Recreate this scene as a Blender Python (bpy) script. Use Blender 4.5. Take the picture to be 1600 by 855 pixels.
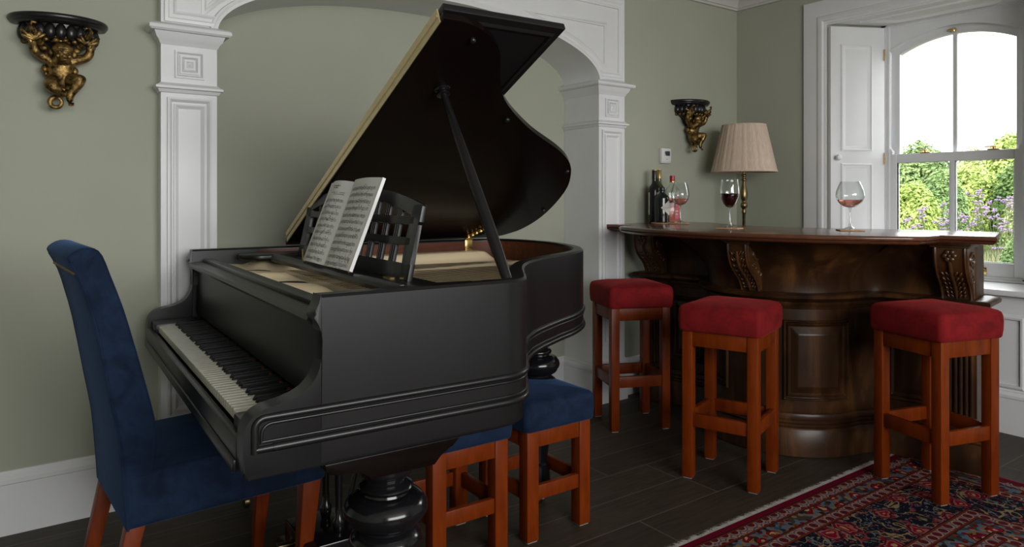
import bpy, bmesh, math, random
from mathutils import Vector, Matrix
random.seed(7)
PI = math.pi
S = bpy.context.scene
for o in list(bpy.data.objects):
    bpy.data.objects.remove(o)

# ------------------------------------------------------------------ camera
HC = 1.19
cd = bpy.data.cameras.new('camera')
cam = bpy.data.objects.new('camera', cd)
S.collection.objects.link(cam)
cam.location = (0, 0, HC)
cam.rotation_euler = (PI / 2, 0, 0.9478 - PI / 2)
cd.sensor_width = 36
cd.lens = 1107.67 / 1600 * 36
cd.shift_y = -(427.5 - 308.6) / 1600
cd.clip_start = 0.05
cd.clip_end = 200
S.camera = cam

# ------------------------------------------------------------------ light
SKY = 3.6
w = bpy.data.worlds.new('overcast_sky')
S.world = w
w.use_nodes = True
wn = w.node_tree
wn.nodes.clear()
wo = wn.nodes.new('ShaderNodeOutputWorld')
wb = wn.nodes.new('ShaderNodeBackground')
wg = wn.nodes.new('ShaderNodeTexCoord')
ws = wn.nodes.new('ShaderNodeSeparateXYZ')
wr = wn.nodes.new('ShaderNodeValToRGB')
wr.color_ramp.elements[0].position = 0.42
wr.color_ramp.elements[0].color = (0.25, 0.28, 0.2, 1)
wr.color_ramp.elements[1].position = 0.52
wr.color_ramp.elements[1].color = (0.97, 0.985, 1.0, 1)
wm = wn.nodes.new('ShaderNodeMapRange')
wm.inputs['From Min'].default_value = -1
wm.inputs['From Max'].default_value = 1
wn.links.new(wg.outputs['Generated'], ws.inputs[0])
wn.links.new(ws.outputs['Z'], wm.inputs['Value'])
wn.links.new(wm.outputs['Result'], wr.inputs[0])
wn.links.new(wr.outputs[0], wb.inputs['Color'])
wb.inputs['Strength'].default_value = SKY
wn.links.new(wb.outputs[0], wo.inputs['Surface'])

REAR_W = 112.0      # daylight entering by the window behind the camera


def area(name, loc, target, sx, sy, power, color=(1, 1, 1), portal=False):
    l = bpy.data.lights.new(name, 'AREA')
    l.shape = 'RECTANGLE'
    l.size = sx
    l.size_y = sy
    l.energy = power
    l.color = color
    if portal:
        l.cycles.is_portal = True
    o = bpy.data.objects.new(name, l)
    S.collection.objects.link(o)
    o.location = loc
    d = Vector(target) - Vector(loc)
    o.rotation_euler = d.to_track_quat('-Z', 'Y').to_euler()
    return o


area('rear_window_daylight', (1.0, -2.26, 1.7), (1.0, 0, 1.7), 3.1, 1.3, REAR_W, (1, 0.99, 0.985))
area('garden_window_portal', (4.58, 1.845, 1.47), (0, 1.845, 1.47), 0.9, 1.5, 1, portal=True)
sl = bpy.data.lights.new('hazy_sun', 'SUN')      # sun behind bright cloud, over the garden
sl.energy = 4.2
sl.angle = math.radians(55)
sl.color = (0.97, 0.985, 1.0)
so = bpy.data.objects.new('hazy_sun', sl)
S.collection.objects.link(so)
so.rotation_euler = Vector((-0.80, 0.12, -0.60)).to_track_quat('-Z', 'Y').to_euler()

S.view_settings.view_transform = 'Standard'
S.view_settings.look = 'None'
S.view_settings.gamma = 1
S.view_settings.use_curve_mapping = False
S.view_settings.exposure = 0.0
S.cycles.max_bounces = 10
S.cycles.diffuse_bounces = 4
S.cycles.transparent_max_bounces = 16
S.cycles.caustics_reflective = False
S.cycles.caustics_refractive = False
S.cycles.sample_clamp_indirect = 3
S.cycles.use_denoising = True

# ------------------------------------------------------------------ materials


class NT:
    def __init__(s, name):
        s.m = bpy.data.materials.new(name)
        s.m.use_nodes = True
        s.t = s.m.node_tree
        s.p = s.t.nodes['Principled BSDF']

    def n(s, typ, **kw):
        x = s.t.nodes.new(typ)
        for k, v in kw.items():
            setattr(x, k, v)
        return x

    def ln(s, a, b):
        s.t.links.new(a, b)

    def setin(s, sock, v):
        if hasattr(v, 'is_output') or isinstance(v, bpy.types.NodeSocket):
            s.ln(v, sock)
        else:
            sock.default_value = v

    def math(s, op, a, b=None, c=None):
        x = s.n('ShaderNodeMath', operation=op)
        s.setin(x.inputs[0], a)
        if b is not None:
            s.setin(x.inputs[1], b)
        if c is not None:
            s.setin(x.inputs[2], c)
        return x.outputs[0]

    def mix(s, f, a, b):
        x = s.n('ShaderNodeMix', data_type='RGBA')
        s.setin(x.inputs[0], f)
        s.setin(x.inputs[6], a if not isinstance(a, tuple) else (*a[:3], 1))
        s.setin(x.inputs[7], b if not isinstance(b, tuple) else (*b[:3], 1))
        return x.outputs[2]

    def obj(s, scale=(1, 1, 1)):
        t = s.n('ShaderNodeTexCoord')
        m = s.n('ShaderNodeMapping')
        m.inputs['Scale'].default_value = scale
        s.ln(t.outputs['Object'], m.inputs[0])
        return m.outputs[0]

    def noise(s, vec, scale, detail=4, rough=0.55, dist=0.0):
        x = s.n('ShaderNodeTexNoise')
        s.ln(vec, x.inputs['Vector'])
        x.inputs['Scale'].default_value = scale
        x.inputs['Detail'].default_value = detail
        x.inputs['Roughness'].default_value = rough
        x.inputs['Distortion'].default_value = dist
        return x.outputs[0]

    def ramp(s, fac, stops, interp='LINEAR'):
        x = s.n('ShaderNodeValToRGB')
        s.ln(fac, x.inputs[0])
        cr = x.color_ramp
        cr.interpolation = interp
        while len(cr.elements) < len(stops):
            cr.elements.new(0.5)
        for e, (p, c) in zip(cr.elements, stops):
            e.position = p
            e.color = (*c[:3], 1)
        return x.outputs[0]

    def bump(s, h, strength=0.2, dist=0.002):
        x = s.n('ShaderNodeBump')
        x.inputs['Strength'].default_value = strength
        x.inputs['Distance'].default_value = dist
        s.ln(h, x.inputs['Height'])
        s.ln(x.outputs[0], s.p.inputs['Normal'])

    def col(s, c):
        s.setin(s.p.inputs['Base Color'], c if not isinstance(c, tuple) else (*c[:3], 1))

    def set(s, **kw):
        for k, v in kw.items():
            s.setin(s.p.inputs[k.replace('_', ' ')], v)
        return s


def plain(name, c, rough=0.5, metal=0.0, var=0.0, scale=20, bump=0.0, **kw):
    a = NT(name)
    a.set(Roughness=rough, Metallic=metal, **kw)
    if var > 0:
        v = a.obj()
        f = a.noise(v, scale, 5)
        lo = tuple(x * (1 - var) for x in c)
        hi = tuple(min(1, x * (1 + var)) for x in c)
        a.col(a.ramp(f, [(0.3, lo), (0.7, hi)]))
        if bump:
            a.bump(f, bump)
    else:
        a.col(c)
    return a.m


def wood(name, stops, axis='z', scale=6, stretch=14, rough=0.3, bump=0.06, coat=0.0, spec=0.5):
    a = NT(name)
    sc = {'x': (1, stretch, stretch), 'y': (stretch, 1, stretch), 'z': (stretch, stretch, 1)}[axis]
    v = a.obj(sc)
    f = a.noise(v, scale, 7, 0.62, 0.8)
    f2 = a.noise(a.obj(), 5, 3)
    g = a.math('ADD', a.math('MULTIPLY', f, 0.7), a.math('MULTIPLY', f2, 0.3))
    a.col(a.ramp(g, stops))
    a.set(Roughness=rough)
    a.p.inputs['Coat Weight'].default_value = coat
    a.p.inputs['Specular IOR Level'].default_value = spec
    a.p.inputs['Coat Roughness'].default_value = 0.12
    if bump:
        a.bump(f, bump, 0.001)
    return a.m


def velvet(name, lo, hi, tint):
    a = NT(name)
    v = a.obj()
    f = a.noise(v, 9, 5, 0.6, 1.2)
    f2 = a.noise(v, 60, 3)
    g = a.math('ADD', a.math('MULTIPLY', f, 0.8), a.math('MULTIPLY', f2, 0.2))
    a.col(a.ramp(g, [(0.35, lo), (0.62, hi)]))
    a.set(Roughness=0.85)
    a.p.inputs['Sheen Weight'].default_value = 0.22
    a.p.inputs['Sheen Roughness'].default_value = 0.4
    a.p.inputs['Sheen Tint'].default_value = (*tint, 1)
    a.p.inputs['Specular IOR Level'].default_value = 0.2
    a.bump(f2, 0.25, 0.002)
    return a.m


def thin_glass(name, base=0.03, edge=0.5, power=3.0, tint=(0.97, 0.98, 0.98)):
    a = NT(name)
    t = a.t
    t.nodes.remove(a.p)
    out = [n for n in t.nodes if n.type == 'OUTPUT_MATERIAL'][0]
    tr = a.n('ShaderNodeBsdfTransparent')
    tr.inputs[0].default_value = (*tint, 1)
    gl = a.n('ShaderNodeBsdfGlossy')
    gl.inputs['Roughness'].default_value = 0.02
    lw = a.n('ShaderNodeLayerWeight')
    lw.inputs[0].default_value = 0.5
    f = a.math('MULTIPLY_ADD', a.math('POWER', lw.outputs['Facing'], power), edge, base)
    mx = a.n('ShaderNodeMixShader')
    a.ln(f, mx.inputs[0])
    a.ln(tr.outputs[0], mx.inputs[1])
    a.ln(gl.outputs[0], mx.inputs[2])
    a.ln(mx.outputs[0], out.inputs['Surface'])
    return a.m


def liquid(name, c, dens):
    a = NT(name)
    a.col(c)
    a.set(Roughness=0.0)
    a.p.inputs['Transmission Weight'].default_value = dens
    a.p.inputs['IOR'].default_value = 1.33
    return a.m


M = {}
M['sage'] = plain('sage_wall_paint', (0.375, 0.39, 0.312), 0.75, var=0.03, scale=3)
M['white'] = plain('white_gloss_paint', (0.73, 0.735, 0.745), 0.4, var=0.02, scale=8)
M['ceil'] = plain('ceiling_paint', (0.55, 0.53, 0.51), 0.8)
M['piano'] = plain('satin_black_lacquer', (0.007, 0.007, 0.0075), 0.34, var=0.15, scale=6, Specular_IOR_Level=0.42)
M['pianodark'] = plain('dark_brown_black_lacquer', (0.005, 0.003, 0.0025), 0.26, var=0.15, scale=5, Specular_IOR_Level=0.1)
M['ebony'] = plain('gloss_black_turning', (0.006, 0.006, 0.007), 0.16)
M['ivory'] = plain('ivory_key', (0.70, 0.68, 0.58), 0.35, var=0.08, scale=30)
M['blackkey'] = plain('black_key', (0.005, 0.005, 0.006), 0.5, Specular_IOR_Level=0.2)
M['redfelt'] = plain('red_felt', (0.20, 0.008, 0.007), 0.95)
M['mahog'] = wood('mahogany', [(0.3, (0.05, 0.014, 0.006)), (0.7, (0.14, 0.042, 0.016))], 'x', 5, 10, 0.45, spec=0.22)
M['plate'] = plain('gold_iron_plate', (0.97, 0.78, 0.51), 0.4, 0.0, var=0.06, scale=5)
M['brass'] = plain('polished_brass', (0.75, 0.52, 0.2), 0.25, 1.0, var=0.1, scale=40)
M['oldbrass'] = plain('antique_brass', (0.23, 0.175, 0.085), 0.33, 1.0, var=0.2, scale=30)
M['paper'] = plain('sheet_music_paper', (0.80, 0.80, 0.785), 0.8)
M['pianobrass'] = plain('pale_brass', (0.80, 0.66, 0.38), 0.35, 0.55)
M['ink'] = plain('printed_ink', (0.03, 0.03, 0.03), 0.8)
M['walnut'] = wood('dark_walnut', [(0.28, (0.009, 0.004, 0.002)), (0.5, (0.034, 0.0145, 0.006)), (0.72, (0.12, 0.050, 0.015))], 'z', 2.2, 4, 0.33, coat=0.03, spec=0.24)
M['walnutx'] = wood('dark_walnut_counter', [(0.25, (0.06, 0.021, 0.011)), (0.8, (0.15, 0.056, 0.026))], 'x', 5, 10, 0.22, coat=0.25)
M['carved'] = wood('carved_walnut', [(0.25, (0.022, 0.009, 0.004)), (0.8, (0.11, 0.046, 0.013))], 'z', 5, 8, 0.3, coat=0.1)
M['cherry'] = wood('cherry_stained_wood', [(0.3, (0.095, 0.0125, 0.0012)), (0.75, (0.225, 0.038, 0.003))], 'z', 4, 8, 0.4, 0.03, spec=0.2)
M['redvel'] = velvet('crimson_velvet', (0.105, 0.003, 0.0045), (0.20, 0.0065, 0.0085), (0.85, 0.1, 0.1))
M['bluevel'] = velvet('navy_velvet', (0.0026, 0.0075, 0.021), (0.0072, 0.0195, 0.049), (0.15, 0.32, 0.7))
M['pad'] = plain('grey_felt_pad', (0.3, 0.29, 0.28), 0.9)
M['gadroon'] = plain('black_painted_bracket', (0.008, 0.0075, 0.008), 0.3)


def gilt():
    a = NT('aged_gilt')
    v = a.obj()
    f = a.noise(v, 45, 6, 0.7)
    a.col(a.ramp(f, [(0.38, (0.025, 0.015, 0.006)), (0.55, (0.27, 0.17, 0.055)), (0.75, (0.62, 0.43, 0.16))]))
    a.set(Metallic=0.85, Roughness=0.36)
    a.bump(a.noise(v, 160, 4, 0.7), 0.45, 0.003)
    return a.m


M['gilt'] = gilt()
M['shade'] = NT('pleated_silk').set(Roughness=0.85).m
_a = NT('pleated_silk_shade')
_f = _a.noise(_a.obj((60, 60, 1)), 2, 3)
_a.col(_a.ramp(_f, [(0.3, (0.50, 0.38, 0.29)), (0.7, (0.62, 0.48, 0.38))]))
_a.set(Roughness=0.8)
_a.p.inputs['Sheen Weight'].default_value = 0.2
M['shade'] = _a.m
M['plastic'] = plain('white_plastic', (0.72, 0.71, 0.71), 0.35)
M['lcd'] = plain('grey_green_display', (0.035, 0.045, 0.035), 0.2)
M['lcdlight'] = plain('pale_display_edge', (0.45, 0.55, 0.6), 0.2)
M['cork'] = plain('coaster_wood', (0.42, 0.23, 0.11), 0.6, var=0.2, scale=60)
M['wineglass'] = thin_glass('clear_wine_glass', 0.05, 0.9, 2.6)
M['stemglass'] = thin_glass('clear_glass_stem', 0.16, 0.8, 1.6)
M['pane'] = thin_glass('window_glass', 0.03, 0.3, 4, (0.99, 0.995, 0.99))
M['rose'] = liquid('rose_wine', (1.0, 0.40, 0.33), 0.8)
M['redwine'] = liquid('red_wine', (0.03, 0.0008, 0.002), 0.5)
M['darkbottle'] = plain('dark_bottle_glass', (0.006, 0.008, 0.007), 0.08)
M['greenbottle'] = plain('olive_bottle_glass', (0.05, 0.055, 0.008), 0.08)
M['clearbottle'] = thin_glass('clear_bottle_glass', 0.06, 0.7, 2.5, (0.93, 0.96, 0.94))
M['pinkgin'] = plain('pink_liquid', (0.60, 0.17, 0.13), 0.15, Alpha=1.0)
M['foilblack'] = plain('black_foil', (0.008, 0.008, 0.009), 0.3)
M['foilgold'] = plain('gold_foil', (0.55, 0.38, 0.14), 0.3, 0.8)
M['redcap'] = plain('red_cap', (0.33, 0.012, 0.02), 0.3)
M['label'] = plain('cream_label', (0.60, 0.58, 0.54), 0.7, var=0.05, scale=50)
M['labelpink'] = plain('pink_label', (0.62, 0.12, 0.18), 0.6)
M['labelgrey'] = plain('grey_label_print', (0.16, 0.15, 0.15), 0.7)
M['fringe'] = plain('cotton_fringe', (0.36, 0.34, 0.31), 0.95, var=0.15, scale=200)
M['shadowgap'] = plain('painted_gap_shade', (0.01, 0.009, 0.008), 0.9)  # near-black colour standing in for shade in the piano plate's gaps


def floor_mat():
    a = NT('dark_oak_planks')
    t = a.n('ShaderNodeTexCoord')
    sx = a.n('ShaderNodeSeparateXYZ')
    a.ln(t.outputs['Object'], sx.inputs[0])
    X, Y = sx.outputs[0], sx.outputs[1]
    r = a.math('DIVIDE', a.math('SUBTRACT', Y, 1.656), 0.187)
    row = a.math('FLOOR', r)
    fr = a.math('FRACT', r)
    off = a.math('FRACT', a.math('MULTIPLY', a.math('SINE', a.math('MULTIPLY', row, 12.9898)), 437.5))
    px = a.math('ADD', a.math('DIVIDE', X, 1.9), off)
    pf = a.math('FRACT', px)
    pid = a.math('ADD', a.math('FLOOR', px), a.math('MULTIPLY', row, 7.31))
    rnd = a.math('FRACT', a.math('MULTIPLY', a.math('SINE', a.math('MULTIPLY', pid, 78.233)), 43.758))
    e1 = a.math('LESS_THAN', a.math('MINIMUM', fr, a.math('SUBTRACT', 1, fr)), 0.012)
    e2 = a.math('LESS_THAN', a.math('MINIMUM', pf, a.math('SUBTRACT', 1, pf)), 0.0012)
    seam = a.math('MAXIMUM', e1, e2)
    g = a.noise(a.obj((1.2, 14, 1)), 5, 6, 0.6, 0.6)
    base = a.ramp(g, [(0.3, (0.026, 0.0195, 0.0135)), (0.7, (0.058, 0.043, 0.030))])
    v = a.math('MULTIPLY_ADD', rnd, 0.5, 0.75)
    hs = a.n('ShaderNodeHueSaturation')
    a.ln(base, hs.inputs['Color'])
    a.ln(v, hs.inputs['Value'])
    c = a.mix(seam, hs.outputs[0], (0.115, 0.09, 0.066))
    a.col(c)
    a.set(Roughness=0.55)
    a.p.inputs['Specular IOR Level'].default_value = 0.35
    a.bump(g, 0.05, 0.001)
    return a.m


M['floor'] = floor_mat()


def rug_mat():
    a = NT('persian_rug_pile')
    t = a.n('ShaderNodeTexCoord')
    sx = a.n('ShaderNodeSeparateXYZ')
    a.ln(t.outputs['Object'], sx.inputs[0])
    X, Y = sx.outputs[0], sx.outputs[1]
    dx = a.math('MINIMUM', a.math('MULTIPLY', X, -1), a.math('ADD', X, 2.5))
    dy = a.math('MINIMUM', a.math('MULTIPLY', Y, -1), a.math('ADD', Y, 3.5))
    d = a.math('MINIMUM', dx, dy)

    nd = a.n('ShaderNodeTexNoise')
    nd.inputs['Scale'].default_value = 16
    nd.inputs['Detail'].default_value = 2
    a.ln(t.outputs['Object'], nd.inputs['Vector'])
    vm = a.n('ShaderNodeVectorMath', operation='MULTIPLY_ADD')
    a.ln(nd.outputs['Color'], vm.inputs[0])
    vm.inputs[1].default_value = (0.075, 0.075, 0)
    a.ln(t.outputs['Object'], vm.inputs[2])

    def vor(scale, feature='F1', rnd=1.0):
        x = a.n('ShaderNodeTexVoronoi', feature=feature)
        x.voronoi_dimensions = '2D'
        x.inputs['Scale'].default_value = scale
        x.inputs['Randomness'].default_value = rnd
        a.ln(vm.outputs[0] if scale < 15 else t.outputs['Object'], x.inputs['Vector'])
        return x

    # guard medallions
    v1 = vor(21, rnd=0.25)
    guard = a.ramp(v1.outputs['Distance'], [(0.0, (0.02, 0.02, 0.035)), (0.13, (0.20, 0.012, 0.02)), (0.24, (0.02, 0.012, 0.014)), (0.33, (0.40, 0.25, 0.20)), (0.47, (0.05, 0.09, 0.14)), (0.56, (0.42, 0.24, 0.2))], 'CONSTANT')
    # flowers of the blue border
    v2 = vor(13)
    flow = a.ramp(v2.outputs['Distance'], [(0, (0.5, 0.42, 0.25)), (0.12, (0.30, 0.02, 0.04)), (0.25, (0.03, 0.012, 0.012)), (0.32, (0.30, 0.14, 0.06)), (0.40, (0.12, 0.17, 0.23)), (0.6, (0.06, 0.05, 0.035))], 'CONSTANT')
    v2b = vor(31)
    sc = a.n('ShaderNodeSeparateColor')
    a.ln(v2b.outputs['Color'], sc.inputs[0])
    pal2 = a.ramp(sc.outputs[0], [(0, (0.16, 0.012, 0.02)), (0.25, (0.02, 0.012, 0.012)), (0.45, (0.04, 0.09, 0.16)), (0.6, (0.30, 0.20, 0.10)), (0.75, (0.03, 0.02, 0.02)), (0.88, (0.22, 0.05, 0.03))], 'CONSTANT')
    border = a.mix(a.math('LESS_THAN', v2b.outputs['Distance'], 0.3), flow, pal2)
    # navy field with vines, palmettes
    nz = a.noise(t.outputs['Object'], 7, 2, 0.5, 1.5)
    vine = a.math('LESS_THAN', a.math('ABSOLUTE', a.math('SUBTRACT', nz, 0.5)), 0.012)
    nz2 = a.noise(t.outputs['Object'], 26, 3, 0.5, 1.4)
    leafy = a.math('GREATER_THAN', nz2, 0.60)
    leaf2 = a.math('GREATER_THAN', a.noise(t.outputs['Object'], 34, 2, 0.5, 2.0), 0.60)
    navy = a.mix(leafy, (0.006, 0.007, 0.016), (0.26, 0.05, 0.06))
    navy = a.mix(leaf2, navy, (0.15, 0.17, 0.20))
    navy = a.mix(vine, navy, (0.33, 0.25, 0.13))
    v3 = vor(6.4, rnd=0.75)
    pal = a.ramp(v3.outputs['Distance'], [(0, (0.4, 0.3, 0.16)), (0.05, (0.25, 0.012, 0.03)), (0.12, (0.36, 0.13, 0.11)), (0.17, (0.02, 0.012, 0.02)), (0.21, (0.22, 0.02, 0.035)), (0.26, (0.35, 0.2, 0.15))], 'CONSTANT')
    wob = a.math('ADD', v3.outputs['Distance'], a.math('MULTIPLY', a.math('SUBTRACT', nz2, 0.5), 0.35))
    navy = a.mix(a.math('LESS_THAN', wob, 0.27), navy, pal)
    # light inner field
    fld = a.mix(leafy, (0.16, 0.17, 0.17), (0.24, 0.02, 0.04))
    fld = a.mix(a.math('LESS_THAN', wob, 0.33), fld, (0.36, 0.25, 0.16))
    fld = a.mix(leaf2, fld, (0.10, 0.03, 0.03))
    fld = a.mix(vine, fld, (0.04, 0.02, 0.02))

    rust = (0.17, 0.035, 0.022)
    red = (0.16, 0.006, 0.022)
    dark = (0.02, 0.01, 0.012)
    bands = [(0.0, red), (0.028, dark), (0.033, rust), (0.040, guard), (0.078, rust), (0.086, dark), (0.09, border),
             (0.150, dark), (0.154, rust), (0.161, guard), (0.198, rust), (0.207, dark), (0.211, navy),
             (0.44, dark), (0.445, rust), (0.453, guard), (0.490, rust), (0.498, dark), (0.502, border),
             (0.575, dark), (0.58, rust), (0.587, guard), (0.62, rust), (0.628, dark), (0.632, fld)]
    dd = a.math('ADD', d, a.math('MULTIPLY', a.math('SUBTRACT', a.noise(t.outputs['Object'], 6, 2), 0.5), 0.006))
    c = bands[0][1]
    for pos, col in bands[1:]:
        c = a.mix(a.math('GREATER_THAN', dd, pos), c, col)
    dk = a.n('ShaderNodeHueSaturation')
    dk.inputs['Value'].default_value = 0.62
    dk.inputs['Saturation'].default_value = 1.1
    a.ln(c, dk.inputs['Color'])
    a.col(dk.outputs[0])
    a.set(Roughness=0.95)
    a.p.inputs['Specular IOR Level'].default_value = 0.1
    a.bump(a.noise(t.outputs['Object'], 400, 2), 0.5, 0.003)
    return a.m


M['rug'] = rug_mat()


def leafm(name, c1, c2):
    a = NT(name)
    f = a.noise(a.obj(), 2.2, 4)
    a.col(a.ramp(f, [(0.35, c1), (0.65, c2)]))
    a.set(Roughness=0.6)
    a.p.inputs['Specular IOR Level'].default_value = 0.2
    return a.m


M['leafdark'] = leafm('dark_green_leaves', (0.09, 0.17, 0.05), (0.24, 0.38, 0.11))
M['leafmid'] = leafm('mid_green_leaves', (0.17, 0.29, 0.10), (0.38, 0.52, 0.20))
M['leaflime'] = leafm('lime_green_leaves', (0.32, 0.46, 0.09), (0.62, 0.72, 0.24))
M['leafpale'] = leafm('pale_yellow_green_leaves', (0.40, 0.48, 0.20), (0.68, 0.72, 0.38))
M['straw'] = leafm('straw_coloured_grass', (0.30, 0.36, 0.14), (0.58, 0.54, 0.34))
M['verbena'] = plain('purple_flower', (0.40, 0.28, 0.48), 0.8, var=0.25, scale=60)
M['stem'] = plain('green_stem', (0.12, 0.17, 0.06), 0.8)
M['trunk'] = plain('bark', (0.06, 0.045, 0.03), 0.9)
M['soil'] = plain('garden_soil', (0.10, 0.09, 0.05), 0.95, var=0.3, scale=3)

# ------------------------------------------------------------------ mesh helpers


class B:
    def __init__(s):
        s.bm = bmesh.new()
        s.mi = 0

    def v(s, p):
        return s.bm.verts.new(p)

    def f(s, vs):
        try:
            fc = s.bm.faces.new(vs)
            fc.material_index = s.mi
            return fc
        except ValueError:
            return None

    def box(s, x0, x1, y0, y1, z0, z1, bev=0.0, seg=2, mat=None):
        r = bmesh.ops.create_cube(s.bm, size=1)
        vs = r['verts']
        for v in vs:
            v.co = Vector(((x0 + x1) / 2 + v.co.x * (x1 - x0), (y0 + y1) / 2 + v.co.y * (y1 - y0), (z0 + z1) / 2 + v.co.z * (z1 - z0)))
        fs = set(f for v in vs for f in v.link_faces)
        for f in fs:
            f.material_index = s.mi
        allv = vs
        if bev > 0:
            es = list(set(e for v in vs for e in v.link_edges))
            rr = bmesh.ops.bevel(s.bm, geom=es, offset=bev, segments=seg, profile=0.5, affect='EDGES', material=-1)
            allv = rr['verts']
            allv = list(set(v for f in rr['faces'] for v in f.verts) | set(v for v in vs if v.is_valid))
        if mat is not None:
            for v in allv:
                v.co = mat @ v.co
        return allv

    def prism(s, poly, z0, z1, mapf=None, bev=0.0, bevf=None):
        """poly: 2D points, extruded between z0 and z1; mapf(p,q,w)->3D"""
        m = mapf or (lambda p, q, w: (p, q, w))
        a = [s.v(m(p[0], p[1], z0)) for p in poly]
        b = [s.v(m(p[0], p[1], z1)) for p in poly]
        n = len(poly)
        fs = [s.f(a[::-1]), s.f(b)]
        for i in range(n):
            fs.append(s.f([a[i], a[(i + 1) % n], b[(i + 1) % n], b[i]]))
        if bev > 0:
            es = [e for f in fs[:2] if f for e in f.edges if bevf is None or bevf(e)]
            bmesh.ops.bevel(s.bm, geom=es, offset=bev, segments=2, profile=0.5, affect='EDGES', material=-1)

    def loft(s, rings, cap0=True, cap1=True, closed=True):
        rv = [[s.v(p) for p in r] for r in rings]
        n = len(rings[0])
        for a, b in zip(rv, rv[1:]):
            for i in range(n if closed else n - 1):
                j = (i + 1) % n
                s.f([a[i], a[j], b[j], b[i]])
        if cap0:
            s.f(rv[0][::-1])
        if cap1:
            s.f(rv[-1])
        return rv

    def lathe(s, prof, seg=32, c=(0, 0, 0), cap=True, arc=None, scale=(1, 1)):
        rings = []
        for r, z in prof:
            r = max(r, 1e-5)
            rings.append([(c[0] + scale[0] * r * math.cos(2 * PI * k / seg), c[1] + scale[1] * r * math.sin(2 * PI * k / seg), c[2] + z) for k in range(seg)])
        s.loft(rings, cap, cap)

    def tube(s, pts, rad, seg=8, cap=True):
        pts = [Vector(p) for p in pts]
        n = len(pts)
        rads = rad if isinstance(rad, (list, tuple)) else [rad] * n
        up = None
        rings = []
        for i, p in enumerate(pts):
            t = (pts[min(i + 1, n - 1)] - pts[max(i - 1, 0)]).normalized()
            if up is None:
                up = Vector((0, 0, 1)) if abs(t.z) < 0.9 else Vector((1, 0, 0))
            a = t.cross(up)
            if a.length < 1e-6:
                a = t.cross(Vector((0, 1, 0)))
            a.normalize()
            b = a.cross(t).normalized()
            up = b
            rings.append([tuple(p + (a * math.cos(2 * PI * k / seg) + b * math.sin(2 * PI * k / seg)) * rads[i]) for k in range(seg)])
        s.loft(rings, cap, cap)

    def ball(s, c, r, seg=12, mat=None):
        """r: scalar or (rx,ry,rz)"""
        rr = r if isinstance(r, (tuple, list)) else (r, r, r)
        q = bmesh.ops.create_uvsphere(s.bm, u_segments=seg, v_segments=max(6, seg // 2 + 2), radius=1)
        for v in q['verts']:
            p = Vector((v.co.x * rr[0], v.co.y * rr[1], v.co.z * rr[2]))
            if mat is not None:
                p = mat @ p
            v.co = p + Vector(c)
            for f in v.link_faces:
                f.material_index = s.mi

    def sweep(s, path, prof, mapf=None, closed=False, cap=True):
        """path 2D, prof list of (offset along left-hand normal, w)"""
        m = mapf or (lambda p, q, w: (p, q, w))
        offs = [offset(path, a, closed) for a, _ in prof]
        rows = []
        n = len(path)
        for i in range(n):
            rows.append([s.v(m(offs[k][i][0], offs[k][i][1], prof[k][1])) for k in range(len(prof))])
        rng = range(n) if closed else range(n - 1)
        for i in rng:
            a, b = rows[i], rows[(i + 1) % n]
            for k in range(len(prof) - 1):
                s.f([a[k], a[k + 1], b[k + 1], b[k]])
        if cap and not closed:
            s.f(rows[0][::-1])
            s.f(rows[-1])

    def obj(s, name, mat, parent=None, smooth=35, loc=None):
        bmesh.ops.recalc_face_normals(s.bm, faces=s.bm.faces[:])
        me = bpy.data.meshes.new(name)
        s.bm.to_mesh(me)
        s.bm.free()
        for mm in (mat if isinstance(mat, (list, tuple)) else [mat]):
            me.materials.append(mm)
        if smooth:
            me.polygons.foreach_set('use_smooth', [p.loop_total < 9 for p in me.polygons])
            me.set_sharp_from_angle(angle=math.radians(smooth))
        o = bpy.data.objects.new(name, me)
        S.collection.objects.link(o)
        if parent is not None:
            o.parent = parent
        if loc is not None:
            o.location = loc
        return o


def offset(path, d, closed=False):
    n = len(path)
    out = []
    for i in range(n):
        if closed:
            p0, p1, p2 = path[(i - 1) % n], path[i], path[(i + 1) % n]
        else:
            p0, p1, p2 = path[max(i - 1, 0)], path[i], path[min(i + 1, n - 1)]
        p0, p1, p2 = Vector(p0[:2]), Vector(p1[:2]), Vector(p2[:2])
        d1 = p1 - p0
        d2 = p2 - p1
        if d1.length < 1e-9:
            d1 = d2
        if d2.length < 1e-9:
            d2 = d1
        d1.normalize()
        d2.normalize()
        n1 = Vector((-d1.y, d1.x))
        n2 = Vector((-d2.y, d2.x))
        m = n1 + n2
        if m.length < 1e-6:
            m = n1
        m.normalize()
        k = d / max(0.35, m.dot(n1))
        q = p1 + m * k
        out.append((q.x, q.y))
    return out


def smooth_path(pts, n=6, closed=False):
    out = []
    m = len(pts)
    P = [Vector(p) for p in pts]
    for i in range(m if closed else m - 1):
        if closed:
            a, b, c, d = P[(i - 1) % m], P[i], P[(i + 1) % m], P[(i + 2) % m]
        else:
            a, b, c, d = P[max(i - 1, 0)], P[i], P[i + 1], P[min(i + 2, m - 1)]
        for k in range(n):
            t = k / n
            out.append(tuple(0.5 * ((2 * b) + (c - a) * t + (2 * a - 5 * b + 4 * c - d) * t * t + (3 * b - a - 3 * c + d) * t ** 3)))
    if not closed:
        out.append(tuple(P[-1]))
    return out


def half_round(r, z, n=6):
    return [(r * math.sin(PI * k / n), z - r * math.cos(PI * k / n)) for k in range(n + 1)]


def thing(name, label, cat, loc=(0, 0, 0), rz=0.0, group=None):
    o = bpy.data.objects.new(name, None)
    o.empty_display_size = 0.1
    S.collection.objects.link(o)
    o.location = loc
    o.rotation_euler = (0, 0, rz)
    return tag(o, label, cat, group)


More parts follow.
